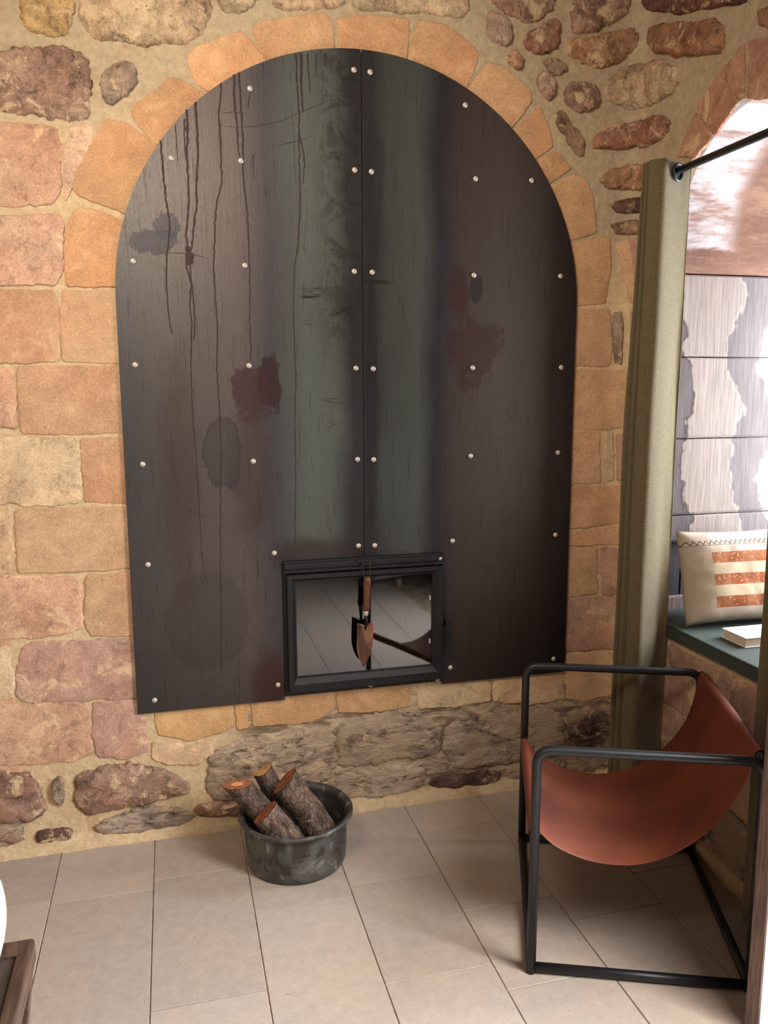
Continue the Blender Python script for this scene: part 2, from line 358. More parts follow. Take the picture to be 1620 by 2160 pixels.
    # brown-red smear down the left edge field, light falloff toward the very bottom painted in as darker colour
    c = blob(c, 0.02, 1.2, 0.05, 0.35, (86, 62, 58), 0.45, 0.6, 1.0)
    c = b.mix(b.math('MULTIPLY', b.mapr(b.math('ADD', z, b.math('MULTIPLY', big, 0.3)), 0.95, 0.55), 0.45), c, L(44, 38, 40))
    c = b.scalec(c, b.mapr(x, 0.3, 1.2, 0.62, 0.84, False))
    b.base(c)
    b.rough(b.math('ADD', 0.31, b.math('MULTIPLY', fine, 0.28)))
    b.bump(b.math('ADD', streak, b.math('MULTIPLY', fine, 0.8)), 0.0006, 0.6)
    return b.m
M['steel'] = steel_patina()

def pane_mat():
    b = NT('smoked_stove_glass', 0.03); t = b.t
    tr = b.n('ShaderNodeBsdfTransparent'); tr.inputs[0].default_value = (0.42, 0.44, 0.47, 1)
    gl = b.n('ShaderNodeBsdfGlossy'); gl.inputs['Color'].default_value = (0.95, 0.97, 1.0, 1); gl.inputs['Roughness'].default_value = 0.03
    fr = b.n('ShaderNodeFresnel'); fr.inputs[0].default_value = 1.9
    f = b.math('ADD', fr.outputs[0], 0.0, clamp=True)
    mx = b.n('ShaderNodeMixShader'); b.put(mx.inputs[0], f); t.links.new(tr.outputs[0], mx.inputs[1]); t.links.new(gl.outputs[0], mx.inputs[2])
    t.links.new(mx.outputs[0], b.out.inputs[0]); return b.m
M['pane'] = pane_mat()

def blind_mat():
    b = NT('printed_timber_blind', 0.8, spec=0.2); x, y, z = b.sep(b.obj)
    jag = b.noise(b.mapping(b.obj, (36, 1, 0.9)), 2.0, 6, 0.6); slow = b.noise(b.mapping(b.obj, (0.5, 1, 0.9)), 2.6, 4, 0.6)
    gr = b.noise(b.mapping(b.obj, (1, 1, 0.045)), 170, 5, 0.65)
    d = b.math('ADD', x, b.math('ADD', b.math('MULTIPLY', b.math('SUBTRACT', slow, 0.5), 0.46), b.math('MULTIPLY', b.math('SUBTRACT', jag, 0.5), 0.05)))
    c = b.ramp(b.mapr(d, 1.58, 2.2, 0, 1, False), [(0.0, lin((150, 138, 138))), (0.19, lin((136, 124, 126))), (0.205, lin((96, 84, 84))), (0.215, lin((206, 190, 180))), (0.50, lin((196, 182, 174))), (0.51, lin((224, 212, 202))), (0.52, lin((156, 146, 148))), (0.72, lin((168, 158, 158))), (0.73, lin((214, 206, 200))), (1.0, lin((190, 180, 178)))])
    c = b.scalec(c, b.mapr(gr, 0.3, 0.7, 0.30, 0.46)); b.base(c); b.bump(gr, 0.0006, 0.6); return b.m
M['blind'] = blind_mat()

def cushion_mat():
    b = NT('woven_cushion_cover', 0.9, spec=0.15); x, y, z = b.sep(b.obj)   # local coordinates: x width, z height
    wv = b.noise(b.mapping(b.obj, (0.2, 1, 1)), 260, 3); bl = b.noise(b.obj, 120, 3, 0.7); n = b.noise(b.obj, 9, 4)
    c = b.mix(b.mapr(n, 0.35, 0.65), lin((176, 162, 146)), lin((190, 178, 162)))
    inx = b.math('MULTIPLY', b.math('GREATER_THAN', x, 0.082), b.math('LESS_THAN', x, 0.34))
    inz = b.math('MULTIPLY', b.math('GREATER_THAN', z, 0.055), b.math('LESS_THAN', z, 0.235))
    st = b.math('LESS_THAN', b.math('FRACT', b.math('DIVIDE', b.math('SUBTRACT', z, 0.055), 0.072)), 0.5)
    vs = b.math('LESS_THAN', b.math('FRACT', b.math('DIVIDE', b.math('SUBTRACT', x, 0.082), 0.104)), 0.5)
    org = b.mix(vs, lin((146, 84, 52)), lin((160, 104, 72)))
    org = b.mix(b.mapr(bl, 0.56, 0.66), org, lin((196, 170, 140)))
    pc = b.mix(st, lin((190, 176, 150)), org)
    c = b.mix(b.math('MULTIPLY', inx, inz), c, pc)
    # zigzag embroidery near the top
    tri = b.math('ABSOLUTE', b.math('SUBTRACT', b.math('FRACT', b.math('DIVIDE', x, 0.018)), 0.5))
    zz = b.math('ABSOLUTE', b.math('SUBTRACT', b.math('SUBTRACT', z, 0.262), b.math('MULTIPLY', tri, 0.024)))
    zig = b.math('MULTIPLY', b.math('LESS_THAN', zz, 0.0018), b.math('LESS_THAN', x, 0.36))
    l1 = b.math('LESS_THAN', b.math('ABSOLUTE', b.math('SUBTRACT', z, 0.259)), 0.0012)
    c = b.mix(b.math('MAXIMUM', zig, b.math('MULTIPLY', l1, 0.6)), c, lin((66, 50, 46)))
    sm = b.math('MAXIMUM', b.math('LESS_THAN', b.math('ABSOLUTE', b.math('SUBTRACT', z, 0.240)), 0.0008), b.math('LESS_THAN', b.math('ABSOLUTE', b.math('SUBTRACT', x, 0.079)), 0.0008))
    c = b.mix(b.math('MULTIPLY', sm, 0.5), c, lin((150, 128, 104)))
    b.base(c); b.bump(b.math('ADD', wv, bl), 0.001, 0.6); return b.m
M['cushion'] = cushion_mat()

# ------------------------------------------------------------------ room shell
XC, RC = 1.59, 0.07
S0 = XC-RC; S1 = S0+RC*math.pi/2
def surf(s, z, h):
    """wall surface developed as length s along the back wall, round the corner and down the right wall; h = height into the room"""
    if s <= S0: return (s, -h, z)
    if s < S1:
        a = (s-S0)/RC; return (S0+(RC-h)*math.sin(a), -RC+(RC-h)*math.cos(a), z)
    return (XC-h, -RC-(s-S1), z)
wall_back = sroot('wall_back'); wall_right = sroot('wall_right'); floor = sroot('floor')

def mortar_field():
    V = []; F = []; idx = {}
    xs = [-2.2+0.031*i for i in range(121)]; xs = [x for x in xs if x < S0-0.01]+[S0]
    zs = [0.03*i for i in range(104)]
    for i, x in enumerate(xs):
        for j, z in enumerate(zs):
            n = noise.noise(Vector((x*3, z*3, 1.7)))*0.004 + noise.noise(Vector((x*11, z*11, 4.1)))*0.0025
            if x > S0-0.06: n *= (S0-x)/0.06
            V.append((x, -n, z)); idx[i, j] = len(V)-1
    for i in range(len(xs)-1):
        for j in range(len(zs)-1):
            if xs[i] > 0.40 and xs[i+1] < 0.84 and zs[j] > 0.53 and zs[j+1] < 0.84: continue
            F.append((idx[i, j], idx[i+1, j], idx[i+1, j+1], idx[i, j+1]))
    struct(from_py('mortar', V, F, wall_back, M['mortar'], True))
mortar_field()
V = []; F = []
for i in range(9):
    s = S0+(S1-S0)*i/8
    for j in range(32): V.append(surf(s, 0.1*j, 0.0))
for i in range(8):
    for j in range(31): F.append((i*32+j, i*32+j+1, i*32+33+j, i*32+32+j))
struct(from_py('corner_mortar', V, F, wall_right, M['mortar'], True))
# right wall with the arched niche opening and a doorway nearer the camera
YA, ZA, RA = -0.565, 1.95, 0.33
ZB = 0.655
arch = [(YA-RA, ZB), (YA+RA, ZB)] + [(YA+RA*math.cos(t), ZA+RA*math.sin(t)) for t in [math.pi*k/28 for k in range(29)]]
outer = [(-RC, 0), (-RC, 3.1), (-4.4, 3.1), (-4.4, 0), (-3.1, 0), (-3.1, 2.3), (-1.62, 2.3), (-1.62, 0)]
struct(extrude_poly('mortar', outer, XC, XC+0.03, wall_right, M['mortar'], holes=[arch], axis='x'))
# niche shell
def prof_sheet(name, prof, x0, x1, parent, mat, nx=10):
    V = []; F = []; m = len(prof)
    for i in range(nx+1):
        x = x0+(x1-x0)*i/nx
        for (y, z) in prof: V.append((x, y, z))
    for i in range(nx):
        for j in range(m-1): F.append((i*m+j, i*m+j+1, (i+1)*m+j+1, (i+1)*m+j))
    return from_py(name, V, F, parent, mat, True)
niche = sroot('wall_niche')
pr = [(-0.14, 1.856), (-0.205, 1.856), (-0.22, 1.862), (-0.230, 1.875), (-0.235, 1.90)] + [(YA+RA*math.cos(t), ZA+RA*math.sin(t)) for t in [math.pi*k/28 for k in range(29)]] + [(-0.895, ZB)]
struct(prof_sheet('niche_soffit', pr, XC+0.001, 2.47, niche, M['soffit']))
struct(box('niche_side', XC+0.031, 2.47, -0.14, -0.10, ZB, 1.87, niche, M['inner_dark']))
struct(box('niche_base', XC+0.031, 2.47, -0.90, -0.10, 0.60, ZB, niche, M['mortar']))
struct(box('niche_ledge', XC+0.031, 2.46, -0.170, -0.140, ZB, 0.742, niche, M['greywood'], 0.004))
for zz in (0.80, 0.86, 0.92, 0.98):
    pass
for k in range(7):
    x = 1.635+k*0.118
    struct(box('board', x, x+0.112, -0.152, -0.140, 0.743, 1.02, niche, M['inner_dark'], 0.002))
win = sroot('window_1')
struct(box('window_frame', 2.47, 2.52, -0.92, -0.86, ZB, 2.25, win, M['inner_dark'])); struct(box('window_frame', 2.47, 2.52, -0.26, -0.20, ZB, 2.25, win, M['inner_dark']))
struct(box('window_frame', 2.47, 2.52, -0.86, -0.26, 0.60, 0.72, win, M['inner_dark'])); struct(box('window_frame', 2.47, 2.52, -0.86, -0.26, 2.10, 2.30, win, M['inner_dark']))
# other walls and ceiling out of the picture
struct(box('wall_left', -2.3, -2.2, -4.4, 0.0, 0, 3.1, None, M['mortar']))
struct(box('ceiling', -2.3, 1.7, -4.4, 0.05, 3.1, 3.2, None, M['plaster']))

# floor: bedding, then every flagstone
struct(box('grout', -2.3, 2.7, -4.4, 0.1, -0.06, -0.0035, floor, M['grout']))
XS = [-2.41, -2.12, -1.83, -1.545, -1.26, -0.97, -0.684, -0.396, -0.106, 0.177, 0.466, 0.756, 1.038, 1.330, 1.62]
KN = {6: [-0.28, -0.702], 7: [-0.303, -0.95], 8: [-0.257, -0.80], 9: [-0.49, -1.02], 10: [-0.44, -0.86], 11: [-0.21, -0.64, -0.957], 12: [-0.33, -0.752, -1.20], 13: [-0.60]}
def tile(x0, x1, y0, y1):
    g = 0.0013; t = random.uniform(-0.0006, 0.0004); bm = bmesh.new()
    add_box(bm, max(x0+g, -2.2), min(x1-g, XC-0.001), y0+g, y1-g, -0.02, t, 0.0012, 1)
    struct(from_bm('tile', bm, floor, M['tile']))
for i in range(14):
    ys = [-0.004]+list(KN.get(i, [-random.uniform(0.2, 0.5)]))
    while ys[-1] > -4.0: ys.append(ys[-1]-random.choice((0.43, 0.5, 0.58, 0.38)))
    for a, c in zip(ys, ys[1:]): tile(XS[i], XS[i+1], c, a)

STONES = [
('y',-0.349,2.61,-0.353,2.555,-0.35,2.488,-0.319,2.461,-0.23,2.472,-0.214,2.533,-0.212,2.625),
('c',-0.188,2.646,-0.193,2.572,-0.194,2.497,-0.141,2.471,-0.03,2.475,0.098,2.477,0.158,2.532,0.17,2.598,0.166,2.687),
('c',0.186,2.676,0.191,2.6,0.204,2.578,0.308,2.593,0.321,2.691),
('b',-0.45,2.417,-0.339,2.438,-0.225,2.444,-0.182,2.423,-0.169,2.361,-0.184,2.27,-0.218,2.239,-0.288,2.252,-0.463,2.247),
('p',-0.464,2.229,-0.353,2.23,-0.28,2.222,-0.269,2.187,-0.27,2.122,-0.28,2.049,-0.303,2.015,-0.481,1.996),
('k',-0.15,2.375,-0.114,2.41,-0.074,2.42,-0.044,2.397,-0.049,2.352,-0.101,2.313,-0.124,2.29,-0.151,2.314),
('p',-0.483,1.974,-0.281,1.985,-0.273,1.95,-0.291,1.829,-0.306,1.791,-0.497,1.778),
('p',-0.238,2.227,-0.179,2.242,-0.181,2.193,-0.225,2.131,-0.248,2.058,-0.266,2.024,-0.265,2.135),
('v',-0.278,1.783,-0.28,1.843,-0.268,1.951,-0.239,2.005,-0.199,2.007,-0.074,1.966,-0.097,1.785),
('v',-0.248,2.064,-0.235,2.111,-0.204,2.158,-0.139,2.258,-0.093,2.253,0.017,2.182,-0.053,1.974,-0.113,2.002,-0.234,2.043),
('v',-0.076,2.278,-0.051,2.309,0.046,2.386,0.08,2.382,0.161,2.336,0.027,2.191,-0.013,2.204),
('v',0.096,2.451,0.121,2.477,0.244,2.53,0.271,2.524,0.34,2.444,0.182,2.351,0.138,2.363,0.108,2.397),
('v',0.286,2.545,0.329,2.569,0.415,2.59,0.517,2.61,0.528,2.595,0.547,2.449,0.332,2.417,0.316,2.468),
('v',0.549,2.597,0.651,2.618,0.775,2.62,0.776,2.579,0.765,2.468,0.556,2.449),
('v',0.806,2.618,0.881,2.614,0.937,2.598,1.01,2.543,1.007,2.517,0.948,2.391,0.776,2.455,0.776,2.521),
('v',1.043,2.52,1.093,2.51,1.191,2.446,1.199,2.415,1.122,2.317,1.081,2.277,0.948,2.369,0.971,2.429),
('v',1.226,2.398,1.257,2.349,1.278,2.279,1.217,2.233,1.184,2.217,1.097,2.293,1.134,2.316),
('v',1.289,2.261,1.321,2.236,1.35,2.212,1.268,2.158,1.22,2.137,1.175,2.209),
('v',1.361,2.196,1.403,2.177,1.431,2.133,1.451,2.009,1.348,1.978,1.295,1.964,1.212,2.121,1.272,2.147),
('v',1.356,1.968,1.459,1.994,1.501,1.992,1.511,1.901,1.494,1.772,1.37,1.759,1.302,1.768,1.304,1.956),
('a',-0.498,1.764,-0.315,1.77,-0.307,1.734,-0.304,1.651,-0.31,1.564,-0.513,1.56),
('a',-0.288,1.767,-0.097,1.774,-0.108,1.56,-0.299,1.564,-0.302,1.651,-0.295,1.72),
('p',-0.514,1.545,-0.44,1.546,-0.44,1.457,-0.441,1.373,-0.527,1.367),
('a',-0.428,1.548,-0.108,1.552,-0.111,1.347,-0.331,1.348,-0.429,1.353,-0.431,1.443),
('c',-0.529,1.343,-0.411,1.341,-0.272,1.335,-0.271,1.225,-0.273,1.14,-0.358,1.131,-0.543,1.148),
('a',-0.264,1.332,-0.098,1.336,-0.108,1.127,-0.264,1.139,-0.264,1.225),
('c',-0.545,1.128,-0.474,1.119,-0.475,1.028,-0.477,0.928,-0.559,0.927),
('a',-0.466,1.121,-0.372,1.123,-0.108,1.118,-0.118,0.921,-0.344,0.922,-0.469,0.924,-0.467,1.028),
('p',-0.56,0.918,-0.413,0.913,-0.303,0.902,-0.286,0.867,-0.296,0.737,-0.356,0.719,-0.574,0.722),
('a',-0.272,0.906,-0.118,0.907,-0.114,0.702,-0.272,0.707,-0.284,0.744,-0.279,0.836),
('c',-0.576,0.704,-0.511,0.698,-0.506,0.624,-0.506,0.531,-0.588,0.527),
('m',-0.475,0.691,-0.44,0.707,-0.273,0.696,-0.1,0.69,-0.109,0.49,-0.298,0.5,-0.467,0.508,-0.498,0.538,-0.491,0.638),
('p',-0.59,0.512,-0.411,0.499,-0.296,0.493,-0.286,0.46,-0.285,0.318,-0.353,0.3,-0.48,0.304,-0.604,0.316),
('m',-0.274,0.488,-0.139,0.486,-0.12,0.442,-0.115,0.302,-0.19,0.286,-0.274,0.307,-0.281,0.395),
('r',-0.606,0.288,-0.509,0.285,-0.455,0.252,-0.435,0.171,-0.438,0.125,-0.493,0.114,-0.577,0.118,-0.618,0.124),
('k',-0.416,0.25,-0.376,0.254,-0.377,0.163,-0.396,0.147,-0.415,0.171),
('r',-0.346,0.241,-0.297,0.267,-0.208,0.275,-0.135,0.259,-0.053,0.227,0.014,0.176,0.02,0.137,-0.065,0.132,-0.157,0.118,-0.277,0.102,-0.337,0.121,-0.353,0.176),
('g',-0.293,0.071,-0.218,0.097,-0.127,0.107,-0.043,0.099,0.013,0.063,0.005,0.03,-0.1,0.021,-0.229,0.027,-0.286,0.043),
('d',-0.479,0.059,-0.438,0.082,-0.383,0.077,-0.362,0.054,-0.375,0.029,-0.462,0.033),
('r',-0.619,0.103,-0.537,0.091,-0.51,0.067,-0.523,0.046,-0.624,0.045),
('o',-0.087,0.455,0.025,0.459,0.156,0.454,0.164,0.361,0.129,0.339,0.02,0.327,-0.082,0.356),
('o',0.173,0.447,0.214,0.443,0.215,0.348,0.177,0.346),
('o',0.224,0.447,0.372,0.474,0.507,0.46,0.513,0.377,0.435,0.344,0.231,0.35),
('o',0.517,0.459,0.656,0.462,0.773,0.451,0.791,0.364,0.672,0.356,0.526,0.368),
('c',0.812,0.461,0.954,0.468,1.089,0.455,1.087,0.35,0.955,0.346,0.816,0.351),
('c',1.1,0.472,1.23,0.469,1.364,0.466,1.388,0.33,1.254,0.318,1.106,0.345),
('a',1.386,0.5,1.417,0.499,1.448,0.497,1.48,0.496,1.514,0.494,1.546,0.494,1.576,0.498,1.581,0.446,1.585,0.394,1.59,0.341,1.557,0.326,1.524,0.317,1.487,0.312,1.459,0.316,1.432,0.32,1.404,0.324,1.398,0.384,1.392,0.442),
('c',-0.101,0.338,-0.011,0.317,0.082,0.32,0.089,0.271,0.048,0.239,-0.044,0.248,-0.101,0.272),
('g',0.085,0.231,0.104,0.283,0.207,0.305,0.369,0.311,0.485,0.321,0.508,0.269,0.507,0.199,0.496,0.12,0.365,0.111,0.201,0.107,0.083,0.098,0.076,0.168),
('g',0.528,0.293,0.569,0.332,0.672,0.342,0.798,0.342,0.891,0.281,0.899,0.168,0.777,0.165,0.672,0.167,0.559,0.16,0.517,0.215),
('g',0.916,0.275,1.029,0.295,1.216,0.296,1.37,0.287,1.393,0.201,1.388,0.107,1.202,0.104,1.014,0.101,0.925,0.124),
('d',1.398,0.276,1.428,0.281,1.458,0.285,1.488,0.289,1.525,0.29,1.558,0.296,1.592,0.308,1.596,0.278,1.6,0.248,1.604,0.217,1.603,0.189,1.602,0.159,1.6,0.13,1.566,0.11,1.533,0.097,1.496,0.09,1.469,0.092,1.443,0.094,1.416,0.096,1.41,0.156,1.404,0.217),
('g',0.523,0.147,0.672,0.145,0.834,0.135,0.849,0.064,0.777,0.04,0.601,0.039,0.526,0.061),
('d',0.858,0.081,0.995,0.085,1.13,0.079,1.146,0.039,1.033,0.028,0.868,0.028),
('g',1.153,0.083,1.279,0.09,1.389,0.084,1.395,0.025,1.281,0.021,1.162,0.026),
('g',1.409,0.077,1.445,0.081,1.48,0.084,1.516,0.087,1.539,0.091,1.56,0.097,1.581,0.107,1.583,0.09,1.585,0.072,1.588,0.055,1.559,0.04,1.531,0.031,1.499,0.027,1.472,0.027,1.445,0.026,1.419,0.026,1.415,0.043,1.412,0.06),
('r',0.024,0.099,0.105,0.095,0.201,0.092,0.266,0.083,0.265,0.044,0.135,0.045,0.028,0.05),
('a',1.303,1.745,1.338,1.746,1.375,1.746,1.411,1.746,1.444,1.748,1.477,1.75,1.51,1.753,1.515,1.727,1.52,1.701,1.525,1.675,1.524,1.635,1.523,1.596,1.523,1.556,1.475,1.555,1.428,1.554,1.382,1.554,1.357,1.554,1.333,1.555,1.309,1.555,1.307,1.619,1.305,1.682),
('a',1.309,1.539,1.346,1.539,1.382,1.539,1.419,1.539,1.462,1.539,1.506,1.539,1.547,1.539,1.564,1.538,1.58,1.537,1.598,1.535,1.6,1.471,1.602,1.407,1.604,1.342,1.575,1.338,1.549,1.335,1.521,1.332,1.452,1.334,1.384,1.335,1.316,1.336,1.314,1.404,1.312,1.472),
('a',1.298,1.324,1.488,1.321,1.495,1.239,1.503,1.139,1.304,1.139),
('c',1.513,1.316,1.523,1.317,1.533,1.319,1.543,1.32,1.546,1.265,1.55,1.208,1.553,1.152,1.545,1.15,1.538,1.147,1.529,1.145,1.524,1.202,1.518,1.259),
('m',1.556,1.315,1.581,1.314,1.61,1.314,1.652,1.315,1.653,1.262,1.655,1.21,1.656,1.157,1.617,1.153,1.59,1.15,1.566,1.149,1.563,1.205,1.56,1.26),
('a',1.304,1.129,1.341,1.128,1.379,1.128,1.416,1.128,1.454,1.127,1.492,1.125,1.53,1.124,1.555,1.125,1.58,1.128,1.608,1.131,1.607,1.088,1.607,1.044,1.606,1,1.57,0.99,1.536,0.983,1.499,0.978,1.435,0.977,1.372,0.975,1.309,0.973,1.308,1.025,1.306,1.077),
('a',1.31,0.963,1.366,0.964,1.423,0.964,1.48,0.965,1.526,0.97,1.567,0.978,1.611,0.99,1.61,0.964,1.608,0.938,1.607,0.912,1.572,0.909,1.54,0.908,1.505,0.911,1.44,0.911,1.375,0.911,1.311,0.911,1.311,0.928,1.31,0.946),
('a',1.312,0.9,1.425,0.901,1.498,0.901,1.506,0.724,1.394,0.721,1.317,0.723),
('m',1.514,0.9,1.545,0.898,1.575,0.898,1.607,0.902,1.606,0.845,1.605,0.788,1.604,0.73,1.576,0.724,1.551,0.721,1.525,0.719,1.521,0.78,1.517,0.84),
('m',1.318,0.712,1.362,0.713,1.407,0.713,1.452,0.714,1.504,0.71,1.553,0.709,1.6,0.715,1.601,0.65,1.601,0.585,1.602,0.519,1.556,0.509,1.509,0.509,1.46,0.512,1.414,0.514,1.369,0.515,1.324,0.517,1.322,0.583,1.32,0.648),
('k',1.525,1.74,1.537,1.741,1.548,1.742,1.558,1.743,1.562,1.725,1.566,1.708,1.57,1.69,1.569,1.647,1.567,1.603,1.566,1.559,1.557,1.56,1.549,1.561,1.54,1.562,1.536,1.589,1.533,1.615,1.53,1.642,1.528,1.675,1.527,1.707),
('a',1.525,1.973,1.54,1.978,1.555,1.983,1.569,1.988,1.578,1.968,1.587,1.949,1.597,1.93,1.601,1.876,1.605,1.823,1.609,1.769,1.599,1.77,1.589,1.771,1.58,1.771,1.573,1.804,1.566,1.836,1.559,1.869,1.548,1.904,1.537,1.938),
('m',1.574,1.987,1.601,1.983,1.638,1.975,1.684,1.967,1.685,1.896,1.686,1.826,1.688,1.754,1.664,1.759,1.641,1.764,1.618,1.768,1.601,1.842,1.587,1.915),
('m',1.588,1.746,1.617,1.744,1.66,1.741,1.703,1.737,1.704,1.675,1.705,1.612,1.705,1.548,1.675,1.549,1.643,1.549,1.614,1.55,1.609,1.58,1.605,1.61,1.6,1.64,1.596,1.676,1.592,1.711),
('c',0.592,2.715,0.967,2.757,0.984,2.669,0.953,2.632,0.881,2.645,0.681,2.635,0.598,2.624),
('c',0.339,2.687,0.577,2.713,0.573,2.629,0.444,2.611,0.347,2.601),
('k',1.025,2.645,1.056,2.679,1.106,2.656,1.127,2.613,1.121,2.577,1.083,2.574,1.042,2.591),
('r',1.165,2.595,1.206,2.642,1.285,2.674,1.294,2.622,1.275,2.57,1.225,2.558,1.174,2.569),
('b',1.007,2.761,1.285,2.792,1.28,2.728,1.255,2.683,1.189,2.65,1.13,2.656,1.056,2.69),
('m',1.338,2.641,1.337,2.672,1.335,2.703,1.334,2.734,1.336,2.755,1.337,2.777,1.339,2.798,1.409,2.806,1.479,2.814,1.548,2.819,1.545,2.788,1.541,2.757,1.537,2.725,1.518,2.71,1.498,2.693,1.479,2.676,1.456,2.667,1.433,2.657,1.41,2.648,1.396,2.644,1.382,2.64,1.369,2.637,1.358,2.638,1.348,2.639),
('r',1.317,2.595,1.325,2.603,1.334,2.612,1.342,2.62,1.37,2.624,1.399,2.629,1.428,2.634,1.474,2.648,1.52,2.663,1.562,2.672,1.567,2.662,1.571,2.651,1.576,2.641,1.57,2.626,1.564,2.611,1.558,2.595,1.546,2.585,1.533,2.574,1.519,2.563,1.496,2.553,1.473,2.544,1.45,2.534,1.426,2.537,1.403,2.539,1.379,2.541,1.363,2.549,1.347,2.556,1.33,2.563,1.326,2.574,1.321,2.585),
('d',1.588,2.718,1.583,2.751,1.579,2.783,1.574,2.815,1.772,2.734,1.968,2.649,2.138,2.575,2.124,2.56,2.11,2.545,2.096,2.53,2.045,2.546,1.992,2.564,1.937,2.582,1.891,2.595,1.844,2.609,1.795,2.623,1.743,2.646,1.69,2.669,1.635,2.693,1.616,2.703,1.601,2.711),
('r',1.603,2.658,1.629,2.654,1.661,2.646,1.693,2.639,1.754,2.614,1.814,2.591,1.871,2.569,1.9,2.562,1.929,2.555,1.957,2.548,1.974,2.533,1.991,2.518,2.008,2.503,2.012,2.486,2.016,2.469,2.019,2.452,2.011,2.448,2.002,2.444,1.993,2.44,1.934,2.457,1.872,2.475,1.807,2.493,1.759,2.515,1.71,2.537,1.66,2.56,1.637,2.579,1.616,2.597,1.6,2.613,1.601,2.628,1.602,2.643),
('c',1.461,2.48,1.475,2.497,1.489,2.515,1.503,2.532,1.526,2.541,1.547,2.548,1.567,2.554,1.6,2.549,1.648,2.536,1.703,2.519,1.735,2.501,1.766,2.483,1.797,2.465,1.801,2.452,1.804,2.44,1.808,2.427,1.794,2.42,1.779,2.413,1.765,2.406,1.731,2.405,1.696,2.404,1.66,2.403,1.615,2.411,1.584,2.412,1.558,2.41,1.537,2.418,1.514,2.424,1.49,2.429,1.479,2.437,1.468,2.445,1.457,2.453,1.458,2.462,1.46,2.471),
('m',1.301,2.453,1.356,2.486,1.431,2.481,1.45,2.445,1.441,2.415,1.377,2.387,1.324,2.406),
('k',1.225,2.536,1.259,2.551,1.319,2.533,1.315,2.512,1.278,2.495,1.251,2.516),
('r',1.108,2.552,1.144,2.564,1.169,2.528,1.149,2.498,1.122,2.51),
('m',1.21,2.499,1.252,2.507,1.279,2.451,1.263,2.417,1.232,2.435),
('b',1.271,2.382,1.307,2.394,1.343,2.355,1.398,2.299,1.387,2.25,1.346,2.273,1.297,2.325),
('r',1.427,2.316,1.443,2.328,1.459,2.34,1.476,2.353,1.505,2.361,1.534,2.368,1.56,2.373,1.598,2.375,1.654,2.368,1.717,2.357,1.731,2.344,1.744,2.332,1.757,2.319,1.751,2.307,1.746,2.294,1.74,2.281,1.708,2.28,1.676,2.279,1.643,2.278,1.591,2.285,1.553,2.285,1.515,2.279,1.487,2.28,1.46,2.282,1.432,2.283,1.431,2.294,1.429,2.305),
('r',1.455,2.177,1.47,2.191,1.485,2.206,1.5,2.22,1.523,2.226,1.545,2.232,1.566,2.236,1.587,2.234,1.612,2.23,1.648,2.222,1.695,2.209,1.74,2.196,1.785,2.183,1.787,2.159,1.789,2.134,1.791,2.11,1.702,2.127,1.611,2.145,1.554,2.15,1.532,2.152,1.509,2.153,1.484,2.154,1.474,2.162,1.465,2.17),
('d',1.494,2.102,1.51,2.109,1.525,2.116,1.539,2.122,1.571,2.123,1.605,2.12,1.657,2.112,1.704,2.102,1.75,2.092,1.794,2.083,1.795,2.066,1.797,2.05,1.798,2.033,1.69,2.054,1.59,2.072,1.524,2.075,1.514,2.084,1.504,2.093),
('b',1.497,2.036,1.525,2.043,1.55,2.048,1.574,2.052,1.625,2.046,1.701,2.034,1.773,2.023,1.775,2.007,1.776,1.991,1.777,1.975,1.677,1.99,1.587,2.002,1.528,2.003,1.518,2.014,1.507,2.025),
('w',1.816,2.201,1.853,2.254,1.888,2.303,1.936,2.262,1.967,2.214,1.902,2.182),
('w',1.907,2.324,1.999,2.379,2.046,2.323,2.083,2.281,1.988,2.221,1.944,2.268),
('w',2.015,2.386,2.097,2.42,2.107,2.352,2.111,2.28,2.09,2.289,2.054,2.328),
('w',2.124,2.42,2.201,2.4,2.316,2.36,2.329,2.232,2.217,2.249,2.131,2.273),
('r',2.146,2.495,2.305,2.464,2.312,2.394,2.171,2.435),
]


KEYS = {  # material, colours, height, outline roughness
 'a': ('smooth', [(196, 162, 128), (192, 156, 124), (200, 166, 132)], 0.0042, 0.0040),
 'p': ('ashlar', [(204, 170, 146), (200, 164, 138)], 0.0055, 0.006),
 'm': ('ashlar', [(184, 150, 132), (186, 154, 136)], 0.0055, 0.006),
 'c': ('ashlar', [(214, 190, 156), (210, 186, 152)], 0.0055, 0.007),
 'v': ('smooth', [(196, 156, 116), (190, 152, 114), (200, 160, 120)], 0.0045, 0.0035),
 'w': ('ashlar', [(186, 146, 122), (180, 140, 116)], 0.006, 0.005),
 'o': ('smooth', [(200, 160, 112), (196, 160, 118)], 0.004, 0.005),
 'y': ('rubble', [(214, 180, 126)], 0.020, 0.009),
 'b': ('rubble', [(180, 150, 130), (172, 144, 118)], 0.013, 0.010),
 'r': ('rubble', [(180, 136, 106), (186, 146, 112), (172, 130, 108)], 0.022, 0.010),
 'd': ('rubble', [(128, 92, 80), (116, 90, 82)], 0.019, 0.010),
 'k': ('rubble', [(170, 152, 134), (176, 152, 126)], 0.017, 0.008),
 'g': ('eroded', [(196, 178, 158), (188, 170, 152), (200, 178, 154)], 0.015, 0.014)}
GROW = {'a': 0.0025, 'p': 0.002, 'm': 0.003, 'v': 0.0015, 'c': 0.003, 'o': 0.003, 'g': 0.009, 'w': 0.006}
RUB = {'y', 'b', 'r', 'd', 'k', 'g'}
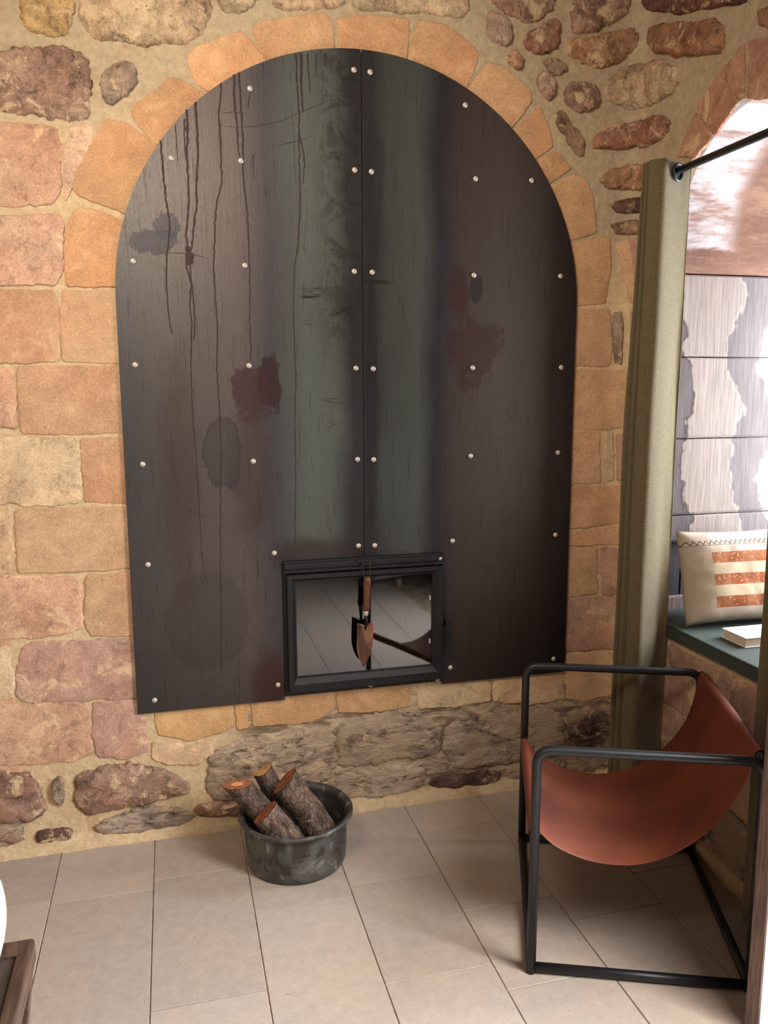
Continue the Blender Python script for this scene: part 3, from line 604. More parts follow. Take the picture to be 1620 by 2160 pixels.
def build_stone(key, pts, zmin=0.0):
    mat, cols, h, rough = KEYS[key]; c = random.choice(cols)
    if key == 'r' and pts[0][1] < 0.5: c = (164, 134, 116)
    if key == 'd' and pts[0][0] > 1.3 and pts[0][1] < 0.5: c = (128, 110, 98); mat = 'eroded'
    if key in 'mc' and pts[0][1] > 2.1: mat, h, rough = 'rubble', 0.020, 0.009
    rub = mat in ('rubble', 'eroded')
    # resample outline, round the corners, roughen
    P = [Vector((x, z)) for x, z in pts]
    for _ in range(2 if rub else 1):
        Q = []; q = 0.22 if rub else 0.06
        for a, b in zip(P, P[1:]+P[:1]):
            L = (b-a).length; t = min(0.25 if rub else 0.3, (0.04 if rub else 0.006)/max(L, 1e-4)); Q += [a.lerp(b, t), a.lerp(b, 1-t)]
        P = Q
    per = sum((b-a).length for a, b in zip(P, P[1:]+P[:1])); step = max(0.006, per/150); R = []
    for a, b in zip(P, P[1:]+P[:1]):
        n = max(1, int(round((b-a).length/step)))
        for k in range(n): R.append(a.lerp(b, k/n))
    cen = sum(R, Vector((0, 0)))/len(R); sd = random.uniform(0, 50); out = []
    for p in R:
        d = (p-cen); d.normalize()
        n = noise.noise(Vector((p.x*22, p.y*22, sd)))*1.1 + noise.noise(Vector((p.x*60, p.y*60, sd)))*0.8 + noise.noise(Vector((p.x*150, p.y*150, sd)))*0.5
        out.append(p + d*(rough*n + GROW.get(key, 0.0)))
    size = min(max(p.x for p in out)-min(p.x for p in out), max(p.y for p in out)-min(p.y for p in out))/2
    prof = [(0.0, -0.006), (0.0, 0.15*h), (0.06, 0.62*h), (0.16, 0.88*h), (0.34, 1.0*h), (0.58, 1.06*h), (0.8, 1.08*h)] if rub else [(0.0, -0.005), (0.0, 0.35*h), (0.012, 0.9*h), (0.04, 1.0*h), (0.2, h), (0.4, h), (0.6, h), (0.8, h)]
    V = []; F = []; m = len(out)
    amp = (0.60*h if rub else 0.28*h)
    fs = 9 if rub else 6
    for ins, hh in prof:
        for p in out:
            q = p.lerp(cen, ins); k = amp*(noise.noise(Vector((q.x*fs, q.y*fs, sd)))+0.6*noise.noise(Vector((q.x*3.1*fs, q.y*3.1*fs, sd+9))))*min(1, ins*8)
            V.append(surf(q.x, max(q.y, zmin), hh+k if hh > 0 else hh))
    V.append(surf(cen.x, cen.y, prof[-1][1])); C = len(V)-1
    for r in range(len(prof)-1):
        for i in range(m): F.append((r*m+i, r*m+(i+1) % m, (r+1)*m+(i+1) % m, (r+1)*m+i))
    r = len(prof)-1
    for i in range(m): F.append((r*m+i, r*m+(i+1) % m, C))
    o = from_py('stone', V, F, wall_back if cen.x < (S0+S1)/2 else wall_right, M[mat], True)
    v = random.uniform(0.96, 1.04); l = lin(c); o.color = (l[0]*v, l[1]*v, l[2]*v, 1); struct(o)
for st in STONES:
    f = st[1:]; build_stone(st[0], [(f[i], f[i+1]) for i in range(0, len(f), 2)])
# courses carried on beyond the left edge of the photograph and along the right wall
def course(s0, s1, z0, z1, keys='apam'):
    s = s0
    while s < s1-0.05:
        e = min(s+random.uniform(0.26, 0.46), s1)
        if s1-e < 0.12: e = s1
        build_stone(random.choice(keys), [(s+0.006, z0+0.006), (e-0.006, z0+0.006), (e-0.006, z1-0.006), (s+0.006, z1-0.006)]); s = e
for z0, z1, ks in [(0.04, 0.2, 'rgr'), (0.2, 0.38, 'rag'), (0.38, 0.58, 'am'), (0.58, 0.8, 'pa'), (0.8, 1.0, 'ap'), (1.0, 1.24, 'ac'), (1.24, 1.48, 'pa'), (1.48, 1.72, 'aa'), (1.72, 1.98, 'pa'), (1.98, 2.24, 'bp'), (2.24, 2.5, 'by'), (2.5, 2.8, 'cr')]:
    course(-2.15, -0.50, z0, z1, ks)
for z0, z1, ks in [(0.04, 0.22, 'rgr'), (0.22, 0.42, 'ram'), (0.42, 0.64, 'am')]:
    course(S1+0.13, S1+1.40, z0, z1, ks)
for z0, z1, ks in [(0.66, 0.92, 'am'), (0.92, 1.2, 'am'), (1.2, 1.5, 'ma'), (1.5, 1.85, 'am'), (1.85, 2.15, 'ma')]:
    course(S1+0.85, S1+1.45, z0, z1, ks)
# lime fillet along the foot of the wall
def fillet(name, s0, s1, parent):
    V = []; F = []; n = int((s1-s0)/0.02)
    for i in range(n+1):
        s = s0+(s1-s0)*i/n; a = noise.noise(Vector((s*9, 0, 3)))*0.010+noise.noise(Vector((s*31, 0, 3)))*0.005
        for h, z in ((0.030+a, 0.0), (0.028+a, 0.008), (0.018, 0.026+a*0.6), (0.006, 0.045+a), (-0.004, 0.05+a)): V.append(surf(s, z, h))
    for i in range(n):
        for j in range(4): F.append((i*5+j, i*5+j+1, i*5+6+j, i*5+5+j))
    o = from_py(name, V, F, parent, M['mortar'], True); return struct(o)
fillet('baseboard_mortar', -2.18, S0, wall_back); fillet('baseboard_mortar', S0, S1+1.4, wall_right)

# ------------------------------------------------------------------ arched steel fireplace cover
cover = thing('fireplace_cover', 'tall arched dark steel cover riveted over the stone arch, with rust drips', 'fireplace cover', (0.6175, 0, 0.44))
CX, CZ, RR, ZB0 = 0.6175, 1.753, 0.7575, 0.441
def half(sgn):
    t0 = math.pi/2; n = 44
    arc = [(CX+sgn*0.0012, CZ+RR)] + [(CX+sgn*RR*math.sin(math.pi/2*k/n), CZ+RR*math.cos(math.pi/2*k/n)) for k in range(1, n+1)]
    edge = [(CX+sgn*RR, ZB0)]
    if sgn < 0: inner = [(0.338, ZB0), (0.338, 0.920), (CX-0.0012, 0.920)]
    else: inner = [(0.898, ZB0), (0.898, 0.920), (CX+0.0012, 0.920)]
    return arc+edge+inner
def panel(sgn, lab):
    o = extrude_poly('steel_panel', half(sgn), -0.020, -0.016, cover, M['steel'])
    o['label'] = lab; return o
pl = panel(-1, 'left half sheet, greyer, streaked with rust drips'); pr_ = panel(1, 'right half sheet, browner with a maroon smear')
# backing battens give the cover its stand-off from the wall
RIV = [(0.594, 2.449), (0.645, 2.447), (0.275, 2.369), (0.958, 2.376), (0.038, 2.157), (0.242, 2.162), (0.594, 2.157), (0.648, 2.155), (0.997, 2.154), (1.194, 2.16), (-0.085, 1.859), (0.245, 1.857), (0.59, 1.85), (0.649, 1.849), (0.996, 1.85), (1.31, 1.856), (-0.094, 1.555), (0.249, 1.553), (0.593, 1.546), (0.651, 1.544), (0.996, 1.548), (1.323, 1.55), (-0.086, 1.252), (0.254, 1.252), (0.596, 1.249), (0.651, 1.247), (0.993, 1.25), (1.321, 1.254), (-0.085, 0.934), (0.314, 0.949), (0.597, 0.958), (0.653, 0.956), (0.931, 0.957), (1.321, 0.959), (-0.085, 0.484), (0.316, 0.496), (0.928, 0.499), (1.329, 0.495)]
def rivet_mesh():
    bm = bmesh.new(); rings = []; prof = [(0.0085, 0.0), (0.0088, -0.0015), (0.0075, -0.0040), (0.0045, -0.0058), (0.0018, -0.0064)]
    for r, y in prof: rings.append([bm.verts.new((r*math.cos(2*math.pi*k/16), y, r*math.sin(2*math.pi*k/16))) for k in range(16)])
    for a, b in zip(rings, rings[1:]):
        for k in range(16): bm.faces.new((a[k], a[(k+1) % 16], b[(k+1) % 16], b[k]))
    bm.faces.new(rings[-1]); bm.faces.new(rings[0]); bmesh.ops.recalc_face_normals(bm, faces=bm.faces[:])
    me = bpy.data.meshes.new('rivet'); bm.to_mesh(me); bm.free(); me.materials.append(M['rivet'])
    for p in me.polygons: p.use_smooth = True
    return me
RM = rivet_mesh()
def screw(name, x, y, z, parent, s=1.0):
    o = bpy.data.objects.new(name, RM); COL.objects.link(o); o.parent = parent
    o.location = (x-parent.location.x, y-parent.location.y, z-parent.location.z); o.scale = (s, s, s); return o
for x, z in RIV: screw('rivet', x, -0.0200, z, cover)
# rust drips: thin crusts following the runs seen on the sheet
DR = {
 'd1': (3.0, [(0.009, 2.205), (0.013, 2.146), (0.014, 2.099), (0.02, 2.018), (0.026, 1.977), (0.022, 1.936), (0.014, 1.88), (0.009, 1.797), (0.011, 1.712), (0.018, 1.648)]),
 'd2': (3.4, [(0.088, 2.297), (0.088, 2.224), (0.083, 2.17), (0.085, 2.103), (0.084, 2.035), (0.072, 1.938), (0.075, 1.91), (0.069, 1.854), (0.081, 1.798), (0.075, 1.728), (0.080, 1.671)]),
 'd3': (3.4, [(0.115, 2.319), (0.116, 2.239), (0.115, 2.159), (0.107, 2.077), (0.106, 2.022), (0.094, 1.952), (0.088, 1.911), (0.078, 1.875), (0.083, 1.799), (0.089, 1.714), (0.084, 1.63)]),
 'd4': (2.6, [(0.191, 2.378), (0.187, 2.331), (0.18, 2.297), (0.183, 2.217), (0.183, 2.095), (0.166, 2.039), (0.158, 1.969), (0.156, 1.92), (0.15, 1.857), (0.152, 1.772), (0.156, 1.657), (0.15, 1.541), (0.154, 1.393), (0.154, 1.273), (0.144, 1.058), (0.14, 0.902), (0.13, 0.548)]),
 'd5': (3.4, [(0.229, 2.405), (0.228, 2.328), (0.233, 2.261), (0.235, 2.207), (0.24, 2.166)]),
 'd6': (3.0, [(0.244, 2.412), (0.247, 2.302), (0.25, 2.222), (0.248, 2.112), (0.257, 2.015), (0.259, 1.889), (0.259, 1.774), (0.255, 1.688), (0.257, 1.6), (0.254, 1.57)]),
 'd7': (2.6, [(0.416, 2.480), (0.417, 2.397), (0.422, 2.309), (0.42, 2.233), (0.42, 2.108), (0.419, 2.037), (0.411, 1.923), (0.4, 1.865), (0.393, 1.748), (0.394, 1.631), (0.396, 1.511), (0.39, 1.359), (0.39, 1.205), (0.384, 1.047), (0.384, 0.967)]),
 'd8': (4.0, [(0.432, 2.483), (0.43, 2.398), (0.434, 2.317)]), 'd9': (2.6, [(0.42, 2.254), (0.436, 2.192), (0.432, 2.108)]),
 'd10': (2.2, [(0.081, 2.27), (0.078, 2.183), (0.082, 2.15)]), 'd11': (1.8, [(0.279, 2.183), (0.278, 2.114)]),
 'd12': (2.2, [(0.078, 1.671), (0.072, 1.57), (0.07, 1.424), (0.076, 1.275), (0.08, 1.092), (0.082, 0.968), (0.089, 0.873)]),
 'd13': (1.8, [(0.276, 2.36), (0.272, 2.345), (0.268, 2.311)]), 'd14': (2.6, [(0.449, 2.483), (0.455, 2.427), (0.457, 2.373)]),
 'd15': (2.2, [(0.476, 2.486), (0.476, 2.415)]), 'd16': (3.4, [(0.503, 2.489), (0.506, 2.452)]), 'd17': (1.6, [(0.054, 2.25), (0.056, 2.20), (0.058, 2.15)])}
for key, (wd, pts) in DR.items():
    V = []; F = []; P = []
    for a, b in zip(pts, pts[1:]):
        n = max(1, int(abs(a[1]-b[1])/0.008))
        P += [(a[0]+(b[0]-a[0])*k/n, a[1]+(b[1]-a[1])*k/n) for k in range(n)]
    P.append(pts[-1]); sd = random.uniform(0, 99)
    for k, (x, z) in enumerate(P):
        j = noise.noise(Vector((0, z*60, sd)))*0.0028; ww = wd*0.00145*(0.62+0.7*abs(noise.noise(Vector((3, z*90, sd))))) * (1-0.45*k/len(P))
        V += [(x+j-ww, -0.0200, z), (x+j, -0.0205, z), (x+j+ww, -0.0200, z)]
    for k in range(len(P)-1):
        for q in (0, 1): F.append((k*3+q, k*3+q+1, k*3+4+q, k*3+3+q))
    from_py('rust_drip', V, F, pl if V[0][0] < CX else pr_, M['rust'])
def splat(cx, cz, rx, rz):
    V = [(cx, -0.0206, cz)]; n = 26
    for k in range(n):
        t = 2*math.pi*k/n; q = 0.75+0.6*abs(noise.noise(Vector((math.cos(t)*2, math.sin(t)*2, cx*9)))); V.append((cx+rx*q*math.cos(t), -0.0201, cz+rz*q*math.sin(t)))
    from_py('rust_drip', V, [(0, k+1, (k+1) % n+1) for k in range(n)], pl, M['rust'])
SCR = [
[(0.175, 2.260), (0.235, 2.257), (0.293, 2.265), (0.365, 2.284), (0.439, 2.320), (0.513, 2.353), (0.566, 2.365)],
[(0.183, 2.290), (0.223, 2.301), (0.265, 2.296)],
[(0.342, 2.211), (0.393, 2.224), (0.460, 2.247)],
[(0.466, 1.450), (0.516, 1.437), (0.556, 1.434)],
[(0.491, 1.450), (0.540, 1.446)],
[(0.484, 1.350), (0.515, 1.363), (0.550, 1.375)],
[(1.126, 1.764), (1.133, 1.826), (1.184, 1.890), (1.244, 1.915)],
[(1.123, 1.413), (1.135, 1.380), (1.162, 1.363)],
[(-0.003, 1.887), (0.081, 1.887), (0.144, 1.871)],
[(0.001, 1.141), (0.050, 1.101), (0.109, 1.075)],
[(0.810, 0.919), (0.853, 0.925)],
[(0.700, 0.942), (0.776, 0.921)],
[(0.844, 0.901), (0.810, 0.995)],
]
for pts in SCR:
    V = []; F = []; P = []
    for a_, c_ in zip(pts, pts[1:]):
        for k in range(8): P.append((a_[0]+(c_[0]-a_[0])*k/8, a_[1]+(c_[1]-a_[1])*k/8))
    P.append(pts[-1])
    for k, (x, z) in enumerate(P):
        ww = 0.0009*math.sin(math.pi*(k+0.5)/len(P))+0.0002; dz = 0.0015*noise.noise(Vector((x*40, z*40, 1)))
        V += [(x-ww*0.3, -0.02035, z+dz-ww), (x+ww*0.3, -0.02035, z+dz+ww)]
    for k in range(len(P)-1): F.append((2*k, 2*k+1, 2*k+3, 2*k+2))
    from_py('scratch', V, F, pl if V[0][0] < CX else pr_, M['rust'])
splat(0.080, 1.873, 0.014, 0.024); splat(0.075, 1.90, 0.008, 0.012)

# ------------------------------------------------------------------ fireplace insert door
ins = thing('stove_door', 'black iron stove door with smoked glass set in the bottom of the steel cover', 'stove door', (0.617, 0, 0.455))
def bevel_frame(name, o_, i_, y0, y1, yi, yb, parent, mat):
    ox0, ox1, oz0, oz1 = o_; ix0, ix1, iz0, iz1 = i_
    def ring(x0, x1, z0, z1, y): return [(x0, y, z0), (x1, y, z0), (x1, y, z1), (x0, y, z1)]
    mx = 0.55
    m_ = (ox0+(ix0-ox0)*mx, ox1+(ix1-ox1)*mx, oz0+(iz0-oz0)*mx, oz1+(iz1-oz1)*mx)
    R = [ring(*o_, y0), ring(*o_, y1+0.002), ring(ox0+0.002, ox1-0.002, oz0+0.002, oz1-0.002, y1), ring(*m_, y1), ring(ix0-0.004, ix1+0.004, iz0-0.004, iz1+0.004, yi), ring(*i_, yi), ring(*i_, yb)]
    V = [p for r in R for p in r]; F = []
    for a in range(len(R)-1):
        for k in range(4): F.append((a*4+k, a*4+(k+1) % 4, a*4+4+(k+1) % 4, a*4+4+k))
    for k in range(4): F.append(((len(R)-1)*4+k, (len(R)-1)*4+(k+1) % 4, (k+1) % 4, k))
    return from_py(name, V, F, parent, mat)
bevel_frame('door_frame', (0.350, 0.892, 0.470, 0.876), (0.381, 0.855, 0.521, 0.850), -0.018, -0.046, -0.034, -0.018, ins, M['stove_iron'])
box('backing_frame', 0.339, 0.897, -0.022, -0.0155, 0.453, 0.471, ins, M['stove_iron'], 0.001)
box('backing_frame', 0.339, 0.351, -0.026, -0.0155, 0.4715, 0.879, ins, M['stove_iron'], 0.001); box('backing_frame', 0.891, 0.897, -0.026, -0.0155, 0.4715, 0.879, ins, M['stove_iron'], 0.001)
bm = bmesh.new(); add_box(bm, 0.342, 0.894, -0.034, -0.0155, 0.8795, 0.919, 0.002); add_box(bm, 0.342, 0.894, -0.044, -0.0345, 0.896, 0.9125, 0.002); add_box(bm, 0.342, 0.894, -0.038, -0.0345, 0.8805, 0.888, 0.001)
from_bm('top_rail', bm, ins, M['stove_iron'])
pane = box('glass_pane', 0.3805, 0.8555, -0.030, -0.026, 0.5205, 0.8505, ins, M['pane']); pane['label'] = 'smoked glass pane reflecting the floor'
for z in (0.60, 0.755): box('pane_clip', 0.844, 0.850, -0.0335, -0.0305, z, z+0.016, ins, M['rivet'], 0.001)
for x, z in ((0.880, 0.902), (0.880, 0.460), (0.636, 0.464)): screw('screw', x, -0.0345 if z > 0.8 else -0.022, z, ins, 0.95).scale = (0.95, 2.0 if z > 0.8 else 1.0, 0.95)
bm = bmesh.new(); add_box(bm, 0.899, 0.912, -0.060, -0.050, 0.570, 0.690, 0.003); add_box(bm, 0.9, 0.911, -0.052, -0.0202, 0.662, 0.678, 0.002)
from_bm('handle', bm, ins, M['stove_iron'])
bm = bmesh.new(); add_box(bm, 0.585, 0.650, -0.052, -0.0445, 0.906, 0.916, 0.0015); add_box(bm, 0.600, 0.632, -0.060, -0.0445, 0.900, 0.907, 0.001); from_bm('hook_bracket', bm, ins, M['stove_iron'])
bm = bmesh.new()
add_box(bm, 0.372, 0.378, -0.0150, 0.32, 0.49, 0.87); add_box(bm, 0.858, 0.864, -0.0150, 0.32, 0.49, 0.87)
add_box(bm, 0.378, 0.858, -0.0150, 0.32, 0.864, 0.87); add_box(bm, 0.378, 0.858, -0.0150, 0.32, 0.49, 0.496); add_box(bm, 0.378, 0.858, 0.314, 0.32, 0.496, 0.864)
from_bm('firebox', bm, ins, M['soot'])
for i in range(4):
    for j in range(8): box('firebrick', 0.380+j*0.0595, 0.380+j*0.0595+0.057, 0.02+i*0.072, 0.02+i*0.072+0.069, 0.4965, 0.512, ins, M['soot'], 0.002, 1)

# ------------------------------------------------------------------ garden trowel hanging on the door
tr = thing('hand_trowel', 'small garden trowel with wooden handle and coppery blade hanging in front of the glass', 'trowel', (0.612, -0.066, 0.55))
ty = -0.068
for sx in (-1, 1): pass
bm = bmesh.new(); tube_into(bm, [(0.604, -0.0605, 0.900), (0.6025, -0.062, 0.93-0.02), (0.603, -0.064, 0.88), (0.606, ty, 0.862), (0.615, ty, 0.853)], 0.0012, 6)
tube_into(bm, [(0.627, -0.0605, 0.900), (0.6275, -0.062, 0.91), (0.627, -0.064, 0.88), (0.624, ty, 0.862), (0.615, ty, 0.853)], 0.0012, 6); from_bm('hanging_cord', bm, tr, M['cord'], True)
zs = [0.862, 0.859, 0.850, 0.838, 0.820, 0.800, 0.780, 0.762, 0.750, 0.745]; rs = [0.005, 0.0095, 0.0125, 0.0135, 0.0125, 0.0115, 0.0110, 0.0118, 0.0120, 0.0105]
tube('handle', [(0.616-0.0055*(0.862-z)/0.117, ty, z) for z in zs], 0.01, tr, M['trowel_wood'], 18, rs)
tube('ferrule', [(0.6105, ty, 0.746), (0.6105, ty, 0.7452), (0.610, ty, 0.729), (0.610, ty, 0.7285)], 0.008, tr, M['rivet'], 18, [0.006, 0.0088, 0.0078, 0.006])
tube('neck', [(0.610, ty, 0.7286), (0.610, ty, 0.722), (0.611, ty-0.003, 0.714), (0.613, ty-0.006, 0.706), (0.611, ty-0.002, 0.698), (0.609, ty+0.001, 0.690), (0.608, ty+0.004, 0.676)], 0.005, tr, M['trowel_neck'], 10, [0.006, 0.0058, 0.005, 0.0046, 0.005, 0.0045, 0.002])
V = []; F = []; nu, nv = 12, 22
for j in range(nv+1):
    v = j/nv; hw = 0.0285*(1.0-0.10*v) if v < 0.55 else 0.0257*(1-((v-0.55)/0.45)**1.7)
    z = 0.700-0.149*v + (0.0)
    for i in range(nu+1):
        u = i/nu*2-1; V.append((0.608-0.008*v+u*max(hw, 0.0006), ty+0.012*(1-0.55*v)*(1-u*u)-0.004, z-(0.010*(1-abs(u))**1.5 if v < 0.1 else 0)+(0.004*abs(u) if v < .05 else 0)))
for j in range(nv):
    for i in range(nu): a = j*(nu+1)+i; F.append((a, a+1, a+nu+2, a+nu+1))
bl = from_py('blade', V, F, tr, M['trowel_metal'], True); md = bl.modifiers.new('thickness', 'SOLIDIFY'); md.thickness = 0.0014; md.offset = 0
V = []; F = []
for k in range(22):
    z = 0.672-0.0048*k; v = (0.700-z)/0.149; cx = 0.608-0.008*v
    for sx, wd in ((-0.0045, 0.0032 if k % 4 else 0.005), (0.0060, 0.0026 if k % 2 else 0.0042)):
        x0 = cx+sx; yy = lambda x: ty+0.012*(1-0.55*v)*(1-((x-cx)/0.0257)**2)-0.004-0.0012
        b0 = len(V); V += [(x0, yy(x0), z), (x0+wd, yy(x0+wd), z), (x0+wd, yy(x0+wd), z+0.0007), (x0, yy(x0), z+0.0007)]; F.append((b0, b0+1, b0+2, b0+3))
b0 = len(V); V += [(0.6028, ty+0.0063, 0.676), (0.6034, ty+0.0063, 0.676), (0.5974, ty+0.0022, 0.566), (0.5968, ty+0.0022, 0.566)]; F.append((b0, b0+1, b0+2, b0+3))
from_py('depth_scale', V, F, tr, M['tick'])

# ------------------------------------------------------------------ log pot and logs
PX, PY = 0.335, -0.245
pot = lathe('metal_pot', [(0, 0.0), (0.148, 0.0), (0.154, 0.003), (0.1565, 0.010), (0.160, 0.06), (0.1625, 0.128), (0.164, 0.140), (0.170, 0.148), (0.178, 0.152), (0.1815, 0.158), (0.1815, 0.164), (0.178, 0.167), (0.170, 0.1655), (0.162, 0.160), (0.1590, 0.150), (0.1565, 0.06), (0.152, 0.010), (0.146, 0.006), (0, 0.006)], (PX, PY, 0.0004), None, M['pot'], 96)
tag(pot, 'round scorched dark metal pot holding split logs on the stone floor', 'pot')
def log(p0, p1, r, label, split=None, heart=False, cutmat='endgrain', nn=None):
    p0 = Vector(p0); p1 = Vector(p1); d = (p1-p0); L = d.length; d.normalize()
    nn = Vector(nn) if nn else d.copy(); a = d.orthogonal().normalized(); bb = d.cross(a); sd = random.uniform(0, 40)
    o = thing('firewood_log', label, 'log', p1, 'logs standing in the metal pot')
    n, m = 36, 14; V = []; F = []
    def rad(t, s):
        q = 1+0.10*noise.noise(Vector((math.cos(t)*1.4, math.sin(t)*1.4, s*9+sd)))+0.05*noise.noise(Vector((math.cos(t)*6, math.sin(t)*6, s*30+sd)))
        x, y = r*q*math.cos(t), r*q*math.sin(t)
        if split is not None:
            sx, sy = math.cos(split), math.sin(split); k = x*sx+y*sy
            if k > 0.22*r: x -= (k-0.22*r)*sx; y -= (k-0.22*r)*sy
        return x, y
    for j in range(m+1):
        s = L*j/m
        for i in range(n):
            x, y = rad(2*math.pi*i/n, s); q_ = a*x+bb*y; c = p0+d*(s-(q_.dot(nn)/d.dot(nn))*(1-j/m))+q_; V.append(tuple(c))
    for j in range(m):
        for i in range(n): F.append((j*n+i, j*n+(i+1) % n, (j+1)*n+(i+1) % n, (j+1)*n+i))
    F.append(tuple(m*n+i for i in range(n)))
    from_py('bark', V, F, o, M['bark'], True)
    W = [V[i] for i in range(n)]; c0 = Vector(W[0])*0
    for q in W: c0 += Vector(q)
    c0 /= n
    W2 = [tuple(Vector(q)+( Vector(q)-c0)*-0.02 - d*0.0012) for q in W]
    mid = [tuple(c0+(Vector(q)-c0)*0.45-d*0.0016) for q in W]
    G = [(i, (i+1) % n, n+(i+1) % n, n+i) for i in range(n)] + [(n+i, n+(i+1) % n, 2*n) for i in range(n)]
    ce = from_py('cut_end', W2+mid+[tuple(c0-d*0.0016)], G, o, M[cutmat])
    if heart:
        hw = [tuple(c0+(Vector(q)-c0)*0.40-d*0.0022) for q in W]
        from_py('heartwood', hw+[tuple(c0-d*0.0024)], [(i, (i+1) % n, n) for i in range(n)], o, M['heartwood'])
    return o
log((0.158, -0.237, 0.268), (0.292, -0.214, 0.062), 0.0395, 'leftmost round log leaning over the pot rim, orange cut end with pale heart facing up', heart=True, nn=(0.05, 0.1, 1))
log((0.240, -0.168, 0.275), (0.330, -0.138, 0.058), 0.032, 'narrow split log behind the others with pale split wood at its top', split=2.2, cutmat='splitwood')
log((0.306, -0.218, 0.250), (0.424, -0.285, 0.075), 0.048, 'thick log at the right of the pot with white-spotted bark', nn=(-0.66, 0.16, 0.72))
log((0.232, -0.314, 0.205), (0.330, -0.338, 0.058), 0.045, 'short front log with orange chipped end and cracked bark', nn=(-0.62, 0.2, 0.75))

# ------------------------------------------------------------------ sling chair
ch = thing('sling_chair', 'low lounge chair of black tubular steel with a cognac leather sling seat', 'chair', (1.1, -0.75, 0))
A = Vector((0.840, -0.913, 0)); B = Vector((1.066, -0.352, 0)); vd = Vector((0.927, -0.375, 0)).normalized(); LW = 0.535; rt = 0.0122; ZT = 0.608
for nm, Q in (('near', A), ('far', B)):
    Q2 = Q+vd*LW
    tube('side_frame', corner_path([Q+Vector((0, 0, 0.002)), Q+Vector((0, 0, ZT)), Q2+Vector((0, 0, ZT)), Q2+Vector((0, 0, 0.002))], 0.042, 8), rt, ch, M['frame'], 14)
    tube('bottom_rail', [Q+Vector((0, 0, rt+0.004))+vd*0.008, Q2+Vector((0, 0, rt+0.004))-vd*0.008], rt, ch, M['frame'], 14)
for q0, q1, z in ((A, B, rt+0.004), (A+vd*LW, B+vd*LW, rt+0.004)):
    w_ = (q1-q0).normalized(); tube('cross_rail', [q0+w_*0.008+Vector((0, 0, z)), q1-w_*0.008+Vector((0, 0, z))], rt, ch, M['frame'], 14)
zf = 0.366
w_ = (B-A).normalized()
tube('seat_bar', [A+w_*0.008+Vector((0, 0, zf)), B-w_*0.008+Vector((0, 0, zf))], rt*0.85, ch, M['frame'], 12)
tube('seat_bar', [A+vd*LW+Vector((0, 0, ZT-0.002))+w_*0.008, B+vd*LW+Vector((0, 0, ZT-0.002))-w_*0.008], rt*0.85, ch, M['frame'], 12)
PN = [(0.016, 0.374), (0.030, 0.352), (0.056, 0.331), (0.108, 0.307), (0.158, 0.295), (0.217, 0.292), (0.266, 0.299), (0.318, 0.317), (0.376, 0.352), (0.415, 0.389), (0.463, 0.449), (0.494, 0.510), (0.510, 0.560), (0.516, 0.590), (0.532, 0.606)]
PF = [(0.012, 0.370), (0.024, 0.345), (0.048, 0.321), (0.096, 0.294), (0.148, 0.275), (0.214, 0.268), (0.266, 0.275), (0.319, 0.290), (0.375, 0.320), (0.420, 0.360), (0.460, 0.408), (0.492, 0.462), (0.508, 0.520), (0.516, 0.575), (0.532, 0.606)]
V = []; F = []; nw = 16
hem0 = [(0.014*math.cos(t), zf+0.0135*math.sin(t)) for t in [math.radians(a) for a in (-100, -140, 180, 140, 95, 50)]]
hem1 = [(LW+0.0155*math.cos(t), ZT-0.002+0.0155*math.sin(t)) for t in [math.radians(a) for a in (172, 140, 110, 80, 45, 0, -40, -70)]]
for i in range(nw+1):
    wf = i/nw; base = A+w_*(0.034+(B-A).length*wf*0.892)
    dish = 0.0
    prof = hem0+[(a[0]*(1-wf)+c[0]*wf, a[1]*(1-wf)+c[1]*wf-dish) for a, c in zip(PN, PF)][1:-1]+hem1
    for t, z in prof:
        z += 0.0025*noise.noise(Vector((t*9, wf*4, 2)))
        V.append(tuple(base+vd*t+Vector((0, 0, z))))
m = len(prof)
for i in range(nw):
    for j in range(m-1): F.append((i*m+j, i*m+j+1, (i+1)*m+j+1, (i+1)*m+j))
le = from_py('leather_sling', V, F, ch, M['leather'], True)
md = le.modifiers.new('thickness', 'SOLIDIFY'); md.thickness = 0.0035; md.offset = 0
md = le.modifiers.new('smooth', 'SUBSURF'); md.levels = 1; md.render_levels = 2
le['label'] = 'cognac leather sling'

# ------------------------------------------------------------------ curtains on a black rod
rod_y0, rod_y1 = -0.335, -1.15
RX, RZ = 1.487, 2.116
rod = thing('curtain_rod', 'thin black metal curtain rod running out from the niche corner toward the viewer', 'curtain rod', (RX, -0.34, RZ))
tube('rod', [(RX, rod_y0, RZ), (RX, rod_y1-0.04, RZ+0.004)], 0.0105, rod, M['frame'], 14)
def curtain(name, label, xc, amp, y0, spf, N, z0, z1, shape, group=None, narrow=False):
    o = thing(name, label, 'curtain', (xc, y0, z0), group)
    V = []; F = []; nz = 60; nu = N*14
    for j in range(nz+1):
        z = z0+(z1-z0)*j/nz; sp = spf(z)
        for i in range(nu+1):
            ph = math.pi*i/14
            k = i/14
            x = xc + amp*math.copysign(abs(math.cos(ph))**0.75, math.cos(ph)) + 0.004*noise.noise(Vector((k*1.3, z*1.7, 5)))
            if narrow and k > 1 and math.cos(ph) > 0: x = xc+(x-xc)*-0.25
            y = y0 + sp*(k+0.9*math.sin(2*ph)/(2*math.pi)) + shape(x-xc, k, z)
            y += 0.0050*noise.noise(Vector((x*24, z*2.2, k*0.4)))+0.0018*noise.noise(Vector((x*70, z*7, k)))
            V.append((x, y, z))
    for j in range(nz):
        for i in range(nu): a = j*(nu+1)+i; F.append((a, a+1, a+nu+2, a+nu+1))
    c = from_py('cloth', V, F, o, M['linen'], True)
    md = c.modifiers.new('thickness', 'SOLIDIFY'); md.thickness = 0.0022
    return o
